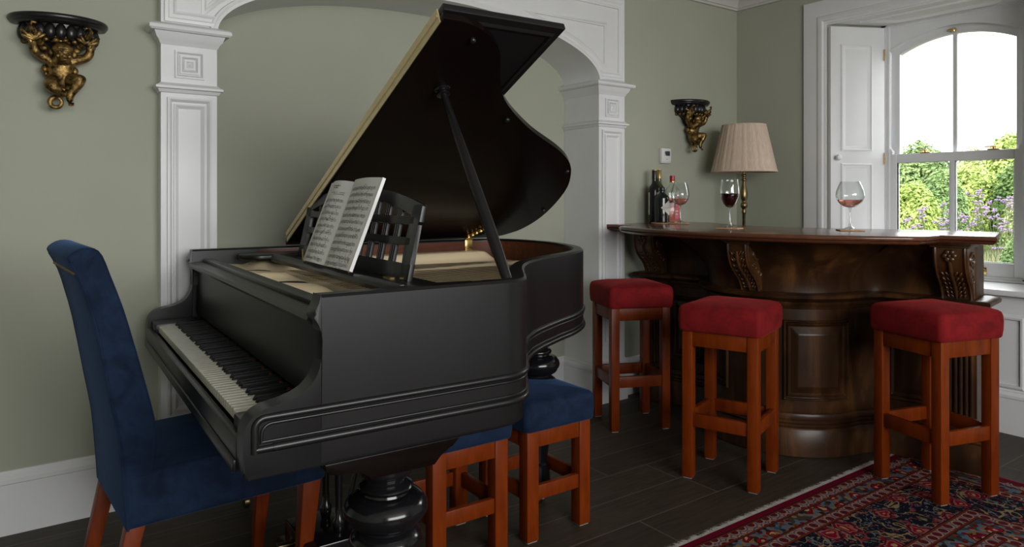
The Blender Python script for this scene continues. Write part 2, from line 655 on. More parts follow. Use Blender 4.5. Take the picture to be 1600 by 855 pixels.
def tag(o, label, cat, group=None):
    o['label'] = label
    o['category'] = cat
    if group:
        o['group'] = group
    return o


def struct(o, label=None):
    o['kind'] = 'structure'
    if label:
        o['label'] = label
    return o


def lab(o, t):
    o['label'] = t
    return o


def dup(root, loc, rz, label, group=None):
    r = root.copy()
    S.collection.objects.link(r)
    r.location = loc
    r.rotation_euler = (0, 0, rz)
    r['label'] = label
    if group:
        r['group'] = group

    def rec(a, b):
        for ch in list(a.children):
            c = ch.copy()
            S.collection.objects.link(c)
            c.parent = b
            rec(ch, c)
    rec(root, r)
    return r


# ------------------------------------------------------------------ room
YA, XB, ZC = 3.08, 4.13, 2.62
YF = 3.02          # face of the arch surround
YN = 3.33          # back of the niche
XL, YR = -1.7, -2.25
AX0, AX1 = 0.703, 2.785   # niche opening
PX0, PX1 = 0.497, 2.99    # outer edges of pilasters

b = B(); b.box(XL - .1, 4.6, YR - .1, 3.45, -0.06, 0)
struct(b.obj('floor', M['floor'], smooth=0))
b = B(); b.box(XL - .1, 4.6, YR - .1, 3.45, ZC, ZC + .06)
struct(b.obj('ceiling', M['ceil'], smooth=0))
b = B()
b.box(XL - .1, 0.6, YA, YA + .1, 0, ZC)
b.box(2.89, 4.6, YA, YA + .1, 0, ZC)
b.box(0.6, 2.89, YA, YA + .1, 2.2, ZC)
struct(b.obj('wall_back', M['sage'], smooth=0))
b = B(); b.box(0.55, 2.95, YN, YN + .1, 0, 2.3)
struct(b.obj('wall_niche', M['sage'], smooth=0))
b = B(); b.box(XL - .1, XL, YR - .1, YA, 0, ZC)
struct(b.obj('wall_left', M['sage'], smooth=0))
# wall behind the camera, with its window opening
b = B()
b.box(XL, -0.6, YR - .1, YR, 0, ZC); b.box(2.6, 4.6, YR - .1, YR, 0, ZC)
b.box(-0.6, 2.6, YR - .1, YR, 0, 1.0); b.box(-0.6, 2.6, YR - .1, YR, 2.4, ZC)
struct(b.obj('wall_front', M['sage'], smooth=0))
# window wall
WY0, WY1 = 1.27, 2.42     # opening at the wall face
WI0, WI1 = 1.45, 2.24     # opening at the sash
XS = 4.46
WZ0, WZ1 = 0.725, 2.265
b = B()
b.prism([(XB, 3.18), (XB, WY1), (XS, WI1), (4.6, WI1), (4.6, 3.18)], 0, ZC)
b.prism([(XB, WY0), (XB, YR), (4.6, YR), (4.6, WI0), (XS, WI0)], 0, ZC)
b.prism([(XB, WY1), (XB, WY0), (XS, WI0), (4.6, WI0), (4.6, WI1), (XS, WI1)], WZ1, ZC)
b.prism([(XB + .02, WY1), (XB + .02, WY0), (XS, WI0), (4.6, WI0), (4.6, WI1), (XS, WI1)], 0, WZ0 - .03)
struct(b.obj('wall_right', M['sage'], smooth=0))

# cornice
CORN = [(0, 2.475), (0.018, 2.475), (0.022, 2.487), (0.03, 2.49), (0.034, 2.505), (0.05, 2.525), (0.075, 2.545), (0.105, 2.558), (0.115, 2.562),
        (0.115, 2.575), (0.135, 2.580), (0.15, 2.6), (0.155, ZC), (0, ZC)]
b = B(); b.sweep([(XB, YR), (XB, YA), (XL, YA), (XL, YR)], CORN)
struct(b.obj('trim_1', M['ceil'], smooth=50), 'moulded plaster cornice along the ceiling')

# baseboards
BB = [(0, 0), (0.02, 0), (0.02, 0.178), (0.025, 0.182), (0.025, 0.196), (0.019, 0.203), (0.012, 0.21), (0.012, 0.217), (0.008, 0.223), (0, 0.223)]
b = B(); b.sweep([(PX0 - .012, YA), (XL, YA)], BB)
struct(b.obj('baseboard_back', M['white'], smooth=30))
b = B(); b.sweep([(XB, YA), (PX1 + .012, YA)], BB)
struct(b.obj('baseboard_corner', M['white'], smooth=30))
b = B(); b.sweep([(AX1, YF), (AX1, YN), (AX0, YN), (AX0, YF)], BB)
struct(b.obj('baseboard_niche', M['white'], smooth=30))
b = B()
b.sweep([(XB, YR), (XB, WY0 - .146)], BB); b.sweep([(XB - .004, WY0 + .001), (XB - .004, WY1 - .001)], BB); b.sweep([(XB, WY1 + .146), (XB, YA - .02)], BB)
struct(b.obj('baseboard_right', M['white'], smooth=30))

# arch surround
ACX, AHW, ASZ, ARISE = (AX0 + AX1) / 2, (AX1 - AX0) / 2, 1.855, 0.30


def arch(n=48, grow=0.0):
    out = []
    for k in range(n + 1):
        a = PI - PI * k / n
        out.append((ACX + (AHW + grow) * math.cos(a), ASZ + (ARISE + grow) * math.sin(a)))
    return out


wall = lambda p, q, w_: (p, YF - w_, q)      # wall plane mapping: w_ comes forward
b = B()
ap = arch()
ZT = 2.37
for (p, q) in zip(ap, ap[1:]):
    b.f([b.v((p[0], YF, p[1])), b.v((q[0], YF, q[1])), b.v((q[0], YF, ZT)), b.v((p[0], YF, ZT))])
    b.f([b.v((p[0], YF, p[1])), b.v((q[0], YF, q[1])), b.v((q[0], YN, q[1])), b.v((p[0], YN, p[1]))])
bmesh.ops.remove_doubles(b.bm, verts=b.bm.verts[:], dist=1e-5)
b.box(PX0, AX0, YF, YA + .02, ASZ, ZT); b.box(AX1, PX1, YF, YA + .02, ASZ, ZT)
b.box(PX0, PX1, YF, YA + .02, ZT - .002, ZT + .01)
# archivolt bead
b.sweep(arch(48), [(0.0, 0), (0.0, 0.012), (0.012, 0.014), (0.02, 0.010), (0.026, 0.010), (0.03, 0.002), (0.03, 0)][::1], wall)
# edge frame of the spandrel
fr = [(PX0 + .012, ZT - .012), (PX0 + .012, ASZ + .02), (AX0 - .01, ASZ + .02)]
EM = [(0, 0), (0.0, .01), (.012, .012), (.018, .006), (.03, .006), (.036, .012), (.044, .01), (.046, 0)]
b.sweep([(AX1 + .01, ASZ + .02), (PX1 - .012, ASZ + .02), (PX1 - .012, ZT - .03), (PX0 + .012, ZT - .03), (PX0 + .012, ASZ + .02), (AX0 - .01, ASZ + .02)], EM, wall)
# triangular panels
for sgn in (-1, 1):
    edge = []
    for k in range(15):
        a = PI / 2 - (PI / 2 - 0.30) * (0.42 + 0.58 * k / 14)
        edge.append((ACX + sgn * (AHW + .085) * math.cos(a), ASZ + (ARISE + .075) * math.sin(a)))
    tri = edge + [(edge[-1][0], edge[0][1] + .0)]
    if sgn > 0:
        tri = tri[::-1]
    b.sweep(tri, [(0, 0), (0.002, .009), (.010, .010), (.016, .004), (.024, .002), (.026, 0)], wall, closed=True)
# cornice on top
b.sweep([(PX1, YA), (PX1, YF), (PX0, YF), (PX0, YA)], [(0, 2.36), (.015, 2.36), (.02, 2.375), (.05, 2.40), (.09, 2.41), (.10, 2.43), (.10, 2.45), (0, 2.45)][::1], lambda p, q, z: (p, q, z))
struct(b.obj('trim_2', M['white'], smooth=35), 'white arch and spandrels of the recess')


def pilaster(name, x0, x1, side):
    b = B()
    back = YA + .01
    b.box(x0, x1, YF, back, 0, ASZ)
    # reveal of the recess
    xi = x1 if side < 0 else x0
    lo, hi = (xi - .09, xi) if side < 0 else (xi, xi + .09)
    b.box(lo, hi, back - .001, YN - .002, 0, ASZ + .002)
    # plan path around the front, inner corner returning into the recess
    if side < 0:
        path = [(x1, YN), (x1, YF), (x0, YF), (x0, YA)]
    else:
        path = [(x1, YA), (x1, YF), (x0, YF), (x0, YN)]
    b.sweep(path, [(0, 1.785), (.004, 1.79), (.008, 1.80), (.018, 1.812), (.024, 1.828), (.026, 1.833), (.04, 1.833), (.047, 1.84), (.046, 1.852), (.036, 1.862), (.0, 1.872)])
    b.sweep(path, [(0, 1.598), (.006, 1.6), (.012, 1.612), (.02, 1.615), (.02, 1.624), (.010, 1.63), (.004, 1.636), (0, 1.638)])
    # plinth
    if side < 0:
        pp = [(x1, YF + .02), (x1, YF), (x0, YF), (x0, YA)]
    else:
        pp = [(x1, YA), (x1, YF), (x0, YF), (x0, YF + .02)]
    b.sweep(pp, [(0, 0), (.014, 0), (.014, .22), (.010, .226), (.006, .24), (0, .25)])
    cx = (x0 + x1) / 2
    # square rosette
    for h, d0 in ((.054, .010), (.036, .010), (.020, .008)):
        sq = [(cx - h, 1.712 - h), (cx - h, 1.712 + h), (cx + h, 1.712 + h), (cx + h, 1.712 - h)]
        b.sweep(sq, [(0, 0), (0, d0), (-.007, d0), (-.012, .003), (-.014, 0)], wall, closed=True)
    v = [b.v((cx + i * .018, YF - .001, 1.712 + j * .018)) for i, j in ((-1, -1), (1, -1), (1, 1), (-1, 1))]
    t = b.v((cx, YF - .010, 1.712))
    for i in range(4):
        b.f([v[i], v[(i + 1) % 4], t])
    # long panel
    for h, z1, prof in ((.081, 1.581, [(0, 0), (0, .010), (-.008, .012), (-.014, .006), (-.018, 0)]), (.058, 1.556, [(0, 0), (0, .008), (-.006, .010), (-.016, .001), (-.018, 0)])):
        z0 = .33 + (.081 - h)
        r = [(cx - h, z0), (cx - h, z1), (cx + h, z1), (cx + h, z0)]
        b.sweep(r, prof, wall, closed=True)
    return struct(b.obj(name, M['white'], smooth=35), 'white panelled pilaster of the recess, %s' % ('left' if side < 0 else 'right'))


pilaster('trim_3', PX0, AX0, -1)
pilaster('trim_4', AX1, PX1, 1)

# architrave of the garden window (plane x = XB, facing -x)
rwall = lambda p, q, w_: (XB - w_, p, q)
b = B()
ARC = [(0, 0), (0, .016), (.03, .020), (.095, .020), (.10, .026), (.115, .030), (.128, .026), (.134, .014), (.145, .012), (.145, 0)]
b.sweep([(WY1 + .145, .0), (WY1 + .145, WZ1 + .142), (WY0 - .145, WZ1 + .142), (WY0 - .145, 0)], ARC, rwall)
struct(b.obj('trim_5', M['white'], smooth=35), 'white architrave round the garden window')
# panelled wall below the sill
b = B()
b.box(XB - .004, XB + .03, WY0, WY1, 0, WZ0 - .02)
b.sweep([(WY1 - .1, .245), (WY0 + .12, .245), (WY0 + .12, .575), (WY1 - .1, .575)], [(0, 0), (0, .012), (.010, .014), (.022, .006), (.026, 0)], lambda p, q, w_: (XB - .004 - w_, p, q), closed=True)
struct(b.obj('trim_6', M['white'], smooth=35), 'white panelling below the window sill')
# sill
b = B()
b.prism([(XB - .055, WY1 + .02), (XB - .055, WY0 - .02), (XB, WY0 - .02), (XB, WY0 + .003), (XS + .03, WI0), (XS + .03, WI1), (XB, WY1 - .003), (XB, WY1 + .02)], WZ0 - .03, WZ0, bev=.006)
struct(b.obj('trim_7', M['white'], smooth=35), 'white window sill')
# soffit of the window recess
b = B()
b.prism([(XB - .002, WY1), (XB - .002, WY0), (XS + .03, WI0), (XS + .03, WI1)], WZ1 - .012, WZ1 + .001)
inn = [(XB + .07, WY1 - .17), (XB + .07, WY0 + .17), (XS - .07, WI0 + .13), (XS - .07, WI1 - .13)]
b.sweep(inn, [(0, WZ1 - .012), (0, WZ1 - .022), (.012, WZ1 - .024), (.03, WZ1 - .014), (.032, WZ1 - .012)], closed=True)
struct(b.obj('trim_8', M['white'], smooth=35), 'white panelled soffit over the window')

# ---- the sash window
win = bpy.data.objects.new('window_1', None)
S.collection.objects.link(win)
win.location = (XS, (WI0 + WI1) / 2, 0)
struct(win, 'arched white sash window onto the garden')
WM = lambda p, q, w_: (-w_, p, q)     # local window plane: p along y, q up, w_ toward the room
hw = (WI1 - WI0) / 2
gh = .31
RARC = .675
GT = 2.145          # top of the arched glass
gz = lambda p: GT - (RARC - math.sqrt(RARC * RARC - p * p))
b = B()
# outer frame box and beads
for sgn in (-1, 1):
    a0, a1 = sorted((sgn * hw, sgn * (hw - .025)))
    b.box(-.02, .10, a0, a1, WZ0, WZ1)
    a0, a1 = sorted((sgn * (hw - .025), sgn * (hw - .045)))
    b.box(-.012, .0, a0, a1, WZ0, WZ1, .003)
# arched head plate
N = 40
zs = lambda p: gz(p) if abs(p) <= gh else gz(gh)
ps = [-(hw - .02) + 2 * (hw - .02) * k / N for k in range(N + 1)]
aout = lambda p: gz(min(abs(p), .345)) + .047
for p, q in zip(ps, ps[1:]):
    v = [b.v((-.004, p, aout(p))), b.v((-.004, q, aout(q))), b.v((-.004, q, WZ1 - .02)), b.v((-.004, p, WZ1 - .02))]
    u = [b.v((.06, p, aout(p))), b.v((.06, q, aout(q))), b.v((.06, q, WZ1 - .02)), b.v((.06, p, WZ1 - .02))]
    b.f(v); b.f(u[::-1]); b.f([v[0], v[1], u[1], u[0]])
b.sweep([(-.345 + .69 * k / N, aout(-.345 + .69 * k / N)) for k in range(N + 1)], [(-.004, .003), (-.004, .008), (.003, .008), (.004, .003)], WM)
b.box(-.02, .06, -hw, hw, WZ1 - .022, WZ1)
b.box(-.008, -.004, -hw + .02, hw - .02, WZ1 - .035, WZ1 - .022)
b.obj('window_frame', M['white'], win)
# upper sash, outer track
b = B()
b.box(.032, .068, -gh - .05, -gh, 1.405, gz(gh) + .05); b.box(.032, .068, gh, gh + .05, 1.405, gz(gh) + .05)
b.box(.032, .068, -gh, gh, 1.405, 1.45)
for k in range(N):
    p = -gh + 2 * gh * k / N
    q = -gh + 2 * gh * (k + 1) / N
    r = [(.032, p, gz(p)), (.032, q, gz(q)), (.032, q, gz(q) + .06), (.032, p, gz(p) + .06)]
    v = [b.v(x) for x in r]
    u = [b.v((.068, x[1], x[2])) for x in r]
    b.f(v); b.f(u[::-1]); b.f([v[0], v[1], u[1], u[0]]); b.f([v[3], v[2], u[2], u[3]])
b.box(.036, .064, -.012, .012, 1.44, gz(0) + .01, .004)
b.obj('upper_sash', M['white'], win)
# lower sash, inner track
b = B()
b.box(-.002, .032, -gh - .055, -gh, .75, 1.455, .003); b.box(-.002, .032, gh, gh + .055, .75, 1.455, .003)
b.box(-.002, .032, -gh, gh, 1.402, 1.455, .003); b.box(-.002, .032, -gh, gh, .75, .826, .003)
b.box(.002, .03, -.013, .013, .82, 1.41, .004)
for s0 in (-1, 1):     # glazing bead
    a0, a1 = (-gh, -.013) if s0 < 0 else (.013, gh)
    b.sweep([(a0, .826), (a0, 1.402), (a1, 1.402), (a1, .826)], [(0, 0), (0, -.016), (-.007, -.016), (-.007, -.008)], WM, closed=True)
b.box(-.012, .06, -hw + .02, hw - .02, WZ0, .752, .004)
b.box(-.03, -.012, -hw + .02, hw - .02, WZ0, .738, .004)
b.obj('lower_sash', M['white'], win)
for s0 in (-1, 1):     # horns of the upper sash
    b = B()
    y0 = s0 * (gh + .035)
    hp = [(0, 0), (.030, 0), (.034, .012), (.028, .026), (.018, .036), (.014, .05), (.006, .064), (0, .068)]
    b.prism([(y0 + s0 * .022 - s0 * x, 1.455 + z) for x, z in hp], -.008, .02, lambda p, q, w_: (w_, p, q))
    b.obj('sash_horn', M['white'], win)
for (y0, z0, y1, z1, xx, arcp) in ((-gh, .826, -.013, 1.402, .016, 0), (.013, .826, gh, 1.402, .016, 0), (-gh, 1.45, -.012, 0, .05, 1), (.012, 1.45, gh, 0, .05, 1)):
    b = B()
    if not arcp:
        pts = [(y0, z0), (y1, z0), (y1, z1), (y0, z1)]
    else:
        pts = [(y0, z0), (y1, z0)] + [(y1 + (y0 - y1) * k / 12, gz(y1 + (y0 - y1) * k / 12)) for k in range(13)]
    b.f([b.v((xx, p, q)) for p, q in pts])
    b.obj('pane', M['pane'], win, smooth=0)
for yy in (.15, -.21):   # fasteners on the meeting rail
    b = B()
    b.box(-.004, .03, yy - .03, yy + .03, 1.455, 1.461, .002)
    b.lathe([(.010, 0), (.010, .010), (.006, .014)], 12, (.012, yy, 1.461))
    b.box(.004, .02, yy - .012, yy + .045, 1.471, 1.478, .003)
    b.obj('sash_fastener', M['brass'], win)
b = B()
b.box(-.010, -.002, -.18, -.11, .757, .80, .003); b.tube([(-.004, -.175, .78), (-.028, -.165, .79), (-.028, -.125, .79), (-.004, -.115, .78)], .007, 8)
b.obj('sash_lift', M['brass'], win)
b = B()
b.box(.02, .034, -.012, .035, 2.158, 2.172, .003); b.lathe([(.009, -.012), (.012, 0), (.009, .012)], 10, (.022, .0, 2.163))
b.obj('sash_catch', M['brass'], win)

# ---- folded shutter on the splayed reveal (left side of the window)
sa = Vector((XB + .004, WY1 - .006, 0))
sb = Vector((XS - .012, WI1 + .004, 0))
sd = (sb - sa)
SL = sd.length
shut = bpy.data.objects.new('window_2', None)
S.collection.objects.link(shut)
shut.location = sa
shut.rotation_euler = (0, 0, math.atan2(sd.y, sd.x))
struct(shut, 'white panelled window shutter folded against the splayed reveal')
b = B()
b.box(0, SL, -.03, 0, WZ0 + .002, WZ1 - .026, .002)
SHM = lambda p, q, w_: (p, -.03 - w_, q)
for z0, z1 in ((.80, 1.40), (1.475, 2.13)):
    r = [(.066, z0), (.066, z1), (SL - .085, z1), (SL - .085, z0)][::-1]
    b.sweep(r, [(0, 0), (0, .006), (.008, .010), (.014, .004), (.026, .002), (.030, .0)], SHM, closed=True)
b.obj('shutter_leaf', M['white'], shut)
b = B(); b.lathe([(.009, 0), (.008, .012), (.016, .020), (.019, .03), (.014, .04), (.001, .043)], 16)
k = b.obj('shutter_knob', M['white'], shut); k.location = (.035, -.03, 1.435); k.rotation_euler = (PI / 2, 0, 0)
for z in (2.07, 1.43):
    b = B(); b.lathe([(.005, -.035), (.005, .035)], 10, (SL - .004, -.033, z))
    b.obj('hinge', M['brass'], shut)

# ================================================================== grand piano
PB = 0.0374
pr = (math.cos(-PB) * .3444 + math.sin(PB) * 1.4065, math.sin(-PB) * .3444 + math.cos(PB) * 1.4065)
piano = thing('grand_piano', 'satin black grand piano with raised lid and carved music desk', 'piano', (pr[0], pr[1], 0), -PB)
W = 1.52
ZR = .993
rim_ctl = [(.126, 0), (.34, 0), (.54, 0), (.60, .004), (.645, .028), (.682, .075), (.73, .15), (.785, .235), (.845, .315), (.915, .388), (1.0, .452),
           (1.13, .53), (1.25, .595), (1.36, .68), (1.445, .79), (1.51, .93), (1.552, 1.1), (1.558, 1.26), (1.525, 1.40), (1.46, 1.485), (1.36, 1.517), (1.2, W), (.8, W), (.126, W)]
rim = smooth_path(rim_ctl, 5)
rim_in = offset(rim, .045)      # left of travel = inside
side = lambda p, q, w_: (p, w_, q)

b = B()     # outer rim wall
TOPR = [(0, .70), (0, ZR - .006), (.006, ZR), (.037, ZR), (.043, ZR - .006), (.043, .86)]
b.sweep(rim, TOPR)
b.obj('rim', M['piano'], piano, 40)
b = B()     # mahogany veneer inside the rim
b.sweep([q for q in offset(rim, .043) if q[0] > .30], [(0, ZR - .010), (.004, ZR - .010), (.004, .82), (0, .82)])
b.obj('inner_rim', M['mahog'], piano, 40)
b = B()     # mouldings round the case
body = [q for q in rim if q[0] > .02]
pth = [(.03, 0), (.05, 0), (.09, 0)] + rim[:-1] + [(.126, W), (.03, W)]
for z0, r in ((.764, .0075), (.704, .0085)):
    b.sweep(pth, [(-.0 - x, z) for x, z in half_round(r, z0)])
    b.sweep(pth, [(-x, z) for x, z in half_round(.0035, z0 + (-.0125 if z0 > .75 else .0135))])
# rounded front of the moulding panel on both cheeks
for v0, sg in ((0, 1), (W, -1)):
    for g, r in ((0, .0075), (.0125, .0035)):
        zb_ = .704 + (0 if g == 0 else .0135)
        zt_ = .764 - g
        arcp = [(.034, zt_)] + [(.016 - .020 * math.sin(PI / 2 * k / 5) + g, zt_ - .020 + .020 * math.cos(PI / 2 * k / 5)) for k in range(6)] + [(-.004 + g, zb_), (-.004 + g, zb_ - r * .9)]
        b.tube([(p, v0, q) for p, q in arcp], r, 10)
        b.tube([(-.004 + g, v0, zb_), (.034, v0, zb_)], r, 10)
b.obj('case_moulding', M['piano'], piano, 50)

cheek = [(.1255, .9925), (.121, .975), (.111, .955), (.113, .945), (.122, .93), (.128, .908), (.128, .88), (.124, .85), (.115, .827), (.10, .808), (.08, .796), (.055, .788), (.03, .7835),
         (.012, .779), (-.004, .771), (-.016, .758), (-.024, .738), (-.026, .71), (-.025, .665), (-.021, .652), (-.012, .645), (.126, .645), (.126, .9925)]
for v0, v1 in ((0, .05), (W - .05, W)):
    b = B(); b.prism(smooth_path(cheek[:21], 3) + cheek[21:], v0, v1, side, bev=.005, bevf=lambda e: not all(v.co.x > .1245 for v in e.verts))
    b.obj('cheek', M['piano'], piano, 40)
b = B()     # lower case under the straight side
low = [(.126, .0), (.3, .0), (.54, .0), (.60, .006), (.64, .03), (.66, .06), (.63, .10), (.60, .15), (.60, W), (.126, W)]
rings = []
for z, ins in ((.645, .004), (.648, .001), (.655, .0), (.705, .0)):
    lo2 = offset(low, ins, True)
    rings.append([(p[0], p[1], z) for p in lo2])
b.loft(rings)
b.box(-.008, .126, .045, W - .045, .646, .70)
b.obj('keybed', M['piano'], piano, 40)
b = B()     # belly boards closing the case from below
pl = offset(rim, .02)
b.prism([q for q in pl], .69, .70)
b.obj('bottom_board', M['pianodark'], piano, 0)
b = B()
b.box(-.028, -.008, .05, W - .05, .655, .716, .005); b.box(-.034, -.024, .05, W - .05, .650, .676, .004)
b.obj('keyslip', M['piano'], piano)
KV0 = .1485
for v0, v1 in ((.05, KV0 - .002), (KV0 + 1.227, W - .05)):
    b = B(); b.box(-.012, .142, v0, v1, .70, .742, .006)
    b.obj('key_block', M['piano'], piano)
KP = 1.225 / 52
# white keys from the treble (near) end; the keyboard runs A0 (far) .. C8 (near)
far_names = ['A', 'B'] + list('CDEFGAB') * 7 + ['C']
for i in range(52):
    j = 51 - i
    v0 = KV0 + j * KP
    b = B(); b.box(.0, .15, v0 + .0009, v0 + KP - .0009, .712, .7345, .0014, 1)
    b.obj('white_key', M['ivory'], piano, 0)
    if i < 51 and far_names[i] in 'ACDFG':
        c = v0
        b = B()
        pts = [(.050, .733), (.056, .7445), (.15, .746), (.15, .733)]
        b.prism(pts, c - .0055, c + .0055, side, bev=.0015)
        b.obj('black_key', M['blackkey'], piano, 30)
b = B(); b.box(.139, .144, KV0 - .01, KV0 + 1.235, .735, .7405)
b.obj('key_felt', M['redfelt'], piano, 0)
b = B()     # fallboard with its moulded top
fb = [(.150, .748), (.143, .752), (.140, .77), (.146, .86), (.146, .915), (.138, .922), (.116, .928), (.112, .936), (.116, .945), (.150, .948), (.165, .946), (.165, .748)]
b.prism(fb, .05, W - .05, side)
b.obj('fallboard', M['piano'], piano, 30)
b = B(); b.box(.163, .205, .05, W - .05, .925, .958, .006)
b.obj('front_rail', M['piano'], piano)

# iron plate: a relief inside the rim
inner = offset(rim, .05)


def inside(pt, poly):
    x, y = pt
    c = False
    n = len(poly)
    for i in range(n):
        x1, y1 = poly[i]
        x2, y2 = poly[(i + 1) % n]
        if (y1 > y) != (y2 > y) and x < (x2 - x1) * (y - y1) / (y2 - y1) + x1:
            c = not c
    return c


def sstep(a, b_, x):
    t = min(1, max(0, (x - a) / (b_ - a)))
    return t * t * (3 - 2 * t)


def plate_z(u, v):
    z = .875 + .012 * sstep(.35, .45, u)
    if u < .42:
        hump = abs(math.sin((v - .06) / .42 * PI))
        z = .898 + .040 * hump ** .7 * (1 - .35 * sstep(.22, .42, u))
        z -= .03 * sstep(.34, .42, u)
    # raised flange along spine and tail
    z += .045 * sstep(1.36, 1.41, v) * sstep(.30, .40, u) * (1 - sstep(1.36, 1.44, u))
    z += .010 * sstep(.0, .04, v - (.55 + .42 * (u - .5))) * sstep(.5, .6, u)
    z += .012 * math.exp(-((v - (1.05 + .18 * (u - .5))) / .02) ** 2)
    return z


b = B()
U0, U1, V0, V1 = .20, 1.50, .05, 1.47
NU, NV = 90, 100
grid = {}
for i in range(NU + 1):
    for j in range(NV + 1):
        u = U0 + (U1 - U0) * i / NU
        v = V0 + (V1 - V0) * j / NV
        grid[i, j] = (u, v)
vs = {}


def gv(i, j):
    if (i, j) not in vs:
        u, v = grid[i, j]
        vs[i, j] = b.v((u, v, plate_z(u, v)))
    return vs[i, j]


closed_in = inner
for i in range(NU):
    for j in range(NV):
        cu = U0 + (U1 - U0) * (i + .5) / NU
        cv = V0 + (V1 - V0) * (j + .5) / NV
        if inside((cu, cv), closed_in):
            b.f([gv(i, j), gv(i + 1, j), gv(i + 1, j + 1), gv(i, j + 1)])
pb = b.obj('iron_plate', M['plate'], piano, 60)
b = B()     # near-black solids painting the shade between the plate's humps
for vc in (.48, .90, 1.32):
    b.ball((.30, vc, .908), (.085, .03, .012), 14)
b.obj('plate_gap_shade', M['shadowgap'], piano, 60)
b = B()     # strings
for k in range(38):
    v = .22 + k * .03
    u1 = 1.30 - .9 * max(0, (.75 - v)) if v < .75 else 1.38 - .05 * (v - .75)
    u1 = max(.5, u1)
    while not inside((u1 + .03, v - .02), inner) and u1 > .46:
        u1 -= .02
    b.tube([(.44, v, .91), (u1, v + .02, .897)], .0009, 4)
b.obj('strings', M['oldbrass'], piano, 0)['kind'] = 'stuff'
b = B()     # treble side deck in shade beneath the desk
b.box(.50, .62, .05, .30, .89, .925, .004)
b.obj('damper_rail', M['piano'], piano)

# side rails for the desk, with rounded ends
for v0, v1, u0 in ((.05, .19, .30), (W - .21, W - .05, .275)):
    pts = []
    r = (v1 - v0) / 2
    for k in range(13):
        a = PI / 2 + PI * k / 12
        pts.append((u0 + r * .9 + r * .9 * math.cos(a), (v0 + v1) / 2 + r * math.sin(a)))
    pts = pts[::-1] + [(.585, v1), (.585, v0)]
    b = B(); b.prism(pts, .955, .975, bev=.005)
    b.obj('desk_rail', M['piano'], piano, 40)
# desk shelf
b = B()
sp = [(.375, .968), (.37, .962), (.372, .952), (.385, .946), (.50, .950), (.50, .972), (.40, .972), (.392, .978), (.382, .977)]
b.prism(sp, .18, W - .20, side, bev=.002)
b.obj('desk_shelf', M['piano'], piano, 40)
# fretwork music desk, leaning back
desk = bpy.data.objects.new('music_desk', None)
S.collection.objects.link(desk)
desk.parent = piano
desk.location = (.445, .275, .972)
DW = .95
LEAN = math.radians(12)
desk.rotation_euler = (0, 0, 0)
DM = lambda p, q, w_: (q * math.sin(LEAN) + w_ * math.cos(LEAN), p, q * math.cos(LEAN) - w_ * math.sin(LEAN))
dtop = lambda y: .205 + .052 * (1 - (2 * y / DW - 1) ** 2)
b = B()
D0, D1 = 0.0, .014


def bar(poly, d0=D0, d1=D1, bev=.0015):
    b.prism(poly, d0, d1, DM, bev=bev)


bar([(0.0, 0), (DW, 0), (DW, .045), (0.0, .045)])
for z0 in (.092, .150):
    bar([(.03, z0), (DW - .03, z0), (DW - .03, z0 + .022), (.03, z0 + .022)])
NA = 16
for k in range(NA):
    y0, y1 = DW * k / NA, DW * (k + 1) / NA
    lo = lambda y: dtop(y) - .033 - .012 * (abs(2 * y / DW - 1)) ** 3
    bar([(y0, lo(y0)), (y1, lo(y1)), (y1, dtop(y1)), (y0, dtop(y0))], bev=0)
for m_ in (0, 1):
    fx = (lambda y: y) if m_ == 0 else (lambda y: DW - y)
    st = [(0, 0), (.05, .0), (.055, .05), (.062, .11), (.05, .2), (.045, .205), (0, .205), (-.004, .20), (-.004, .158), (.006, .150), (.004, .06)]
    st = [(fx(y), z) for y, z in st]
    bar(st if m_ == 0 else st[::-1])
y = .118
while y < DW - .10:
    for k in range(3):
        yc = y + k * .0125
        bar([(yc, .04), (yc + .007, .04), (yc + .007, dtop(yc) - .03), (yc, dtop(yc) - .03)], .002, .012, .001)
    y += .0835
b.obj('desk_panel', M['piano'], desk, 30)
for yy in (.24, .66):
    b = B(); b.tube([(-.06, yy, .0), (-.068, yy, .006), (-.066, yy + .012, .045)], .0022, 6)
    b.obj('page_clip', M['brass'], desk)
for yy in (.08, .80):
    b = B(); b.box(-.012, .002, yy, yy + .05, -.001, .003)
    b.obj('desk_hinge', M['brass'], desk, 0)

# lid -----------------------------------------------------------------
AL = math.radians(25)
lid_pts = [(.487, 1.512), (.535, 1.512), (.59, 1.498), (.647, 1.467), (.692, 1.43), (.728, 1.381), (.785, 1.281), (.832, 1.214), (.88, 1.162), (.96, 1.093), (1.091, .997), (1.278, .882),
           (1.394, .79), (1.475, .687), (1.549, .549), (1.60, .361), (1.612, .19), (1.568, .06), (1.47, .0), (1.30, 0), (.487, 0)]
lidc = [(.487, 0), (.487, 1.512)] + smooth_path(lid_pts[1:19], 5) + [(1.30, 0)]
ZH = .9945
LM = lambda p, q, w_: (p, W - q * math.cos(AL) + w_ * math.sin(AL), ZH + q * math.sin(AL) + w_ * math.cos(AL))
b = B(); b.prism(lidc, 0, .022, LM, bev=.004)
b.obj('lid', M['pianodark'], piano, 40)
b = B(); b.prism([(.49, .0), (.49, 1.516), (.872, 1.516), (.872, .0)], .025, .047, LM, bev=.004)
fl = b.obj('lid_flap', M['piano'], piano, 40)
b = B()
b.sweep([(.52, .04), (.52, 1.478), (.838, 1.478), (.838, .04)], [(0, .0248), (0, .021), (.006, .0195), (.012, .0235), (.014, .0248)], LM, closed=True)
b.obj('flap_moulding', M['piano'], fl, 40)
b = B()
for k in range(24):
    s0 = .03 + k * .061
    b.prism([(.4835, s0), (.4835, s0 + .0595), (.4875, s0 + .0595), (.4875, s0)], .004, .044, LM)
b.tube([LM(.483, .03, .0235), LM(.483, 1.49, .0235)], .0035, 8)
b.obj('piano_hinge', M['pianobrass'], piano, 30)
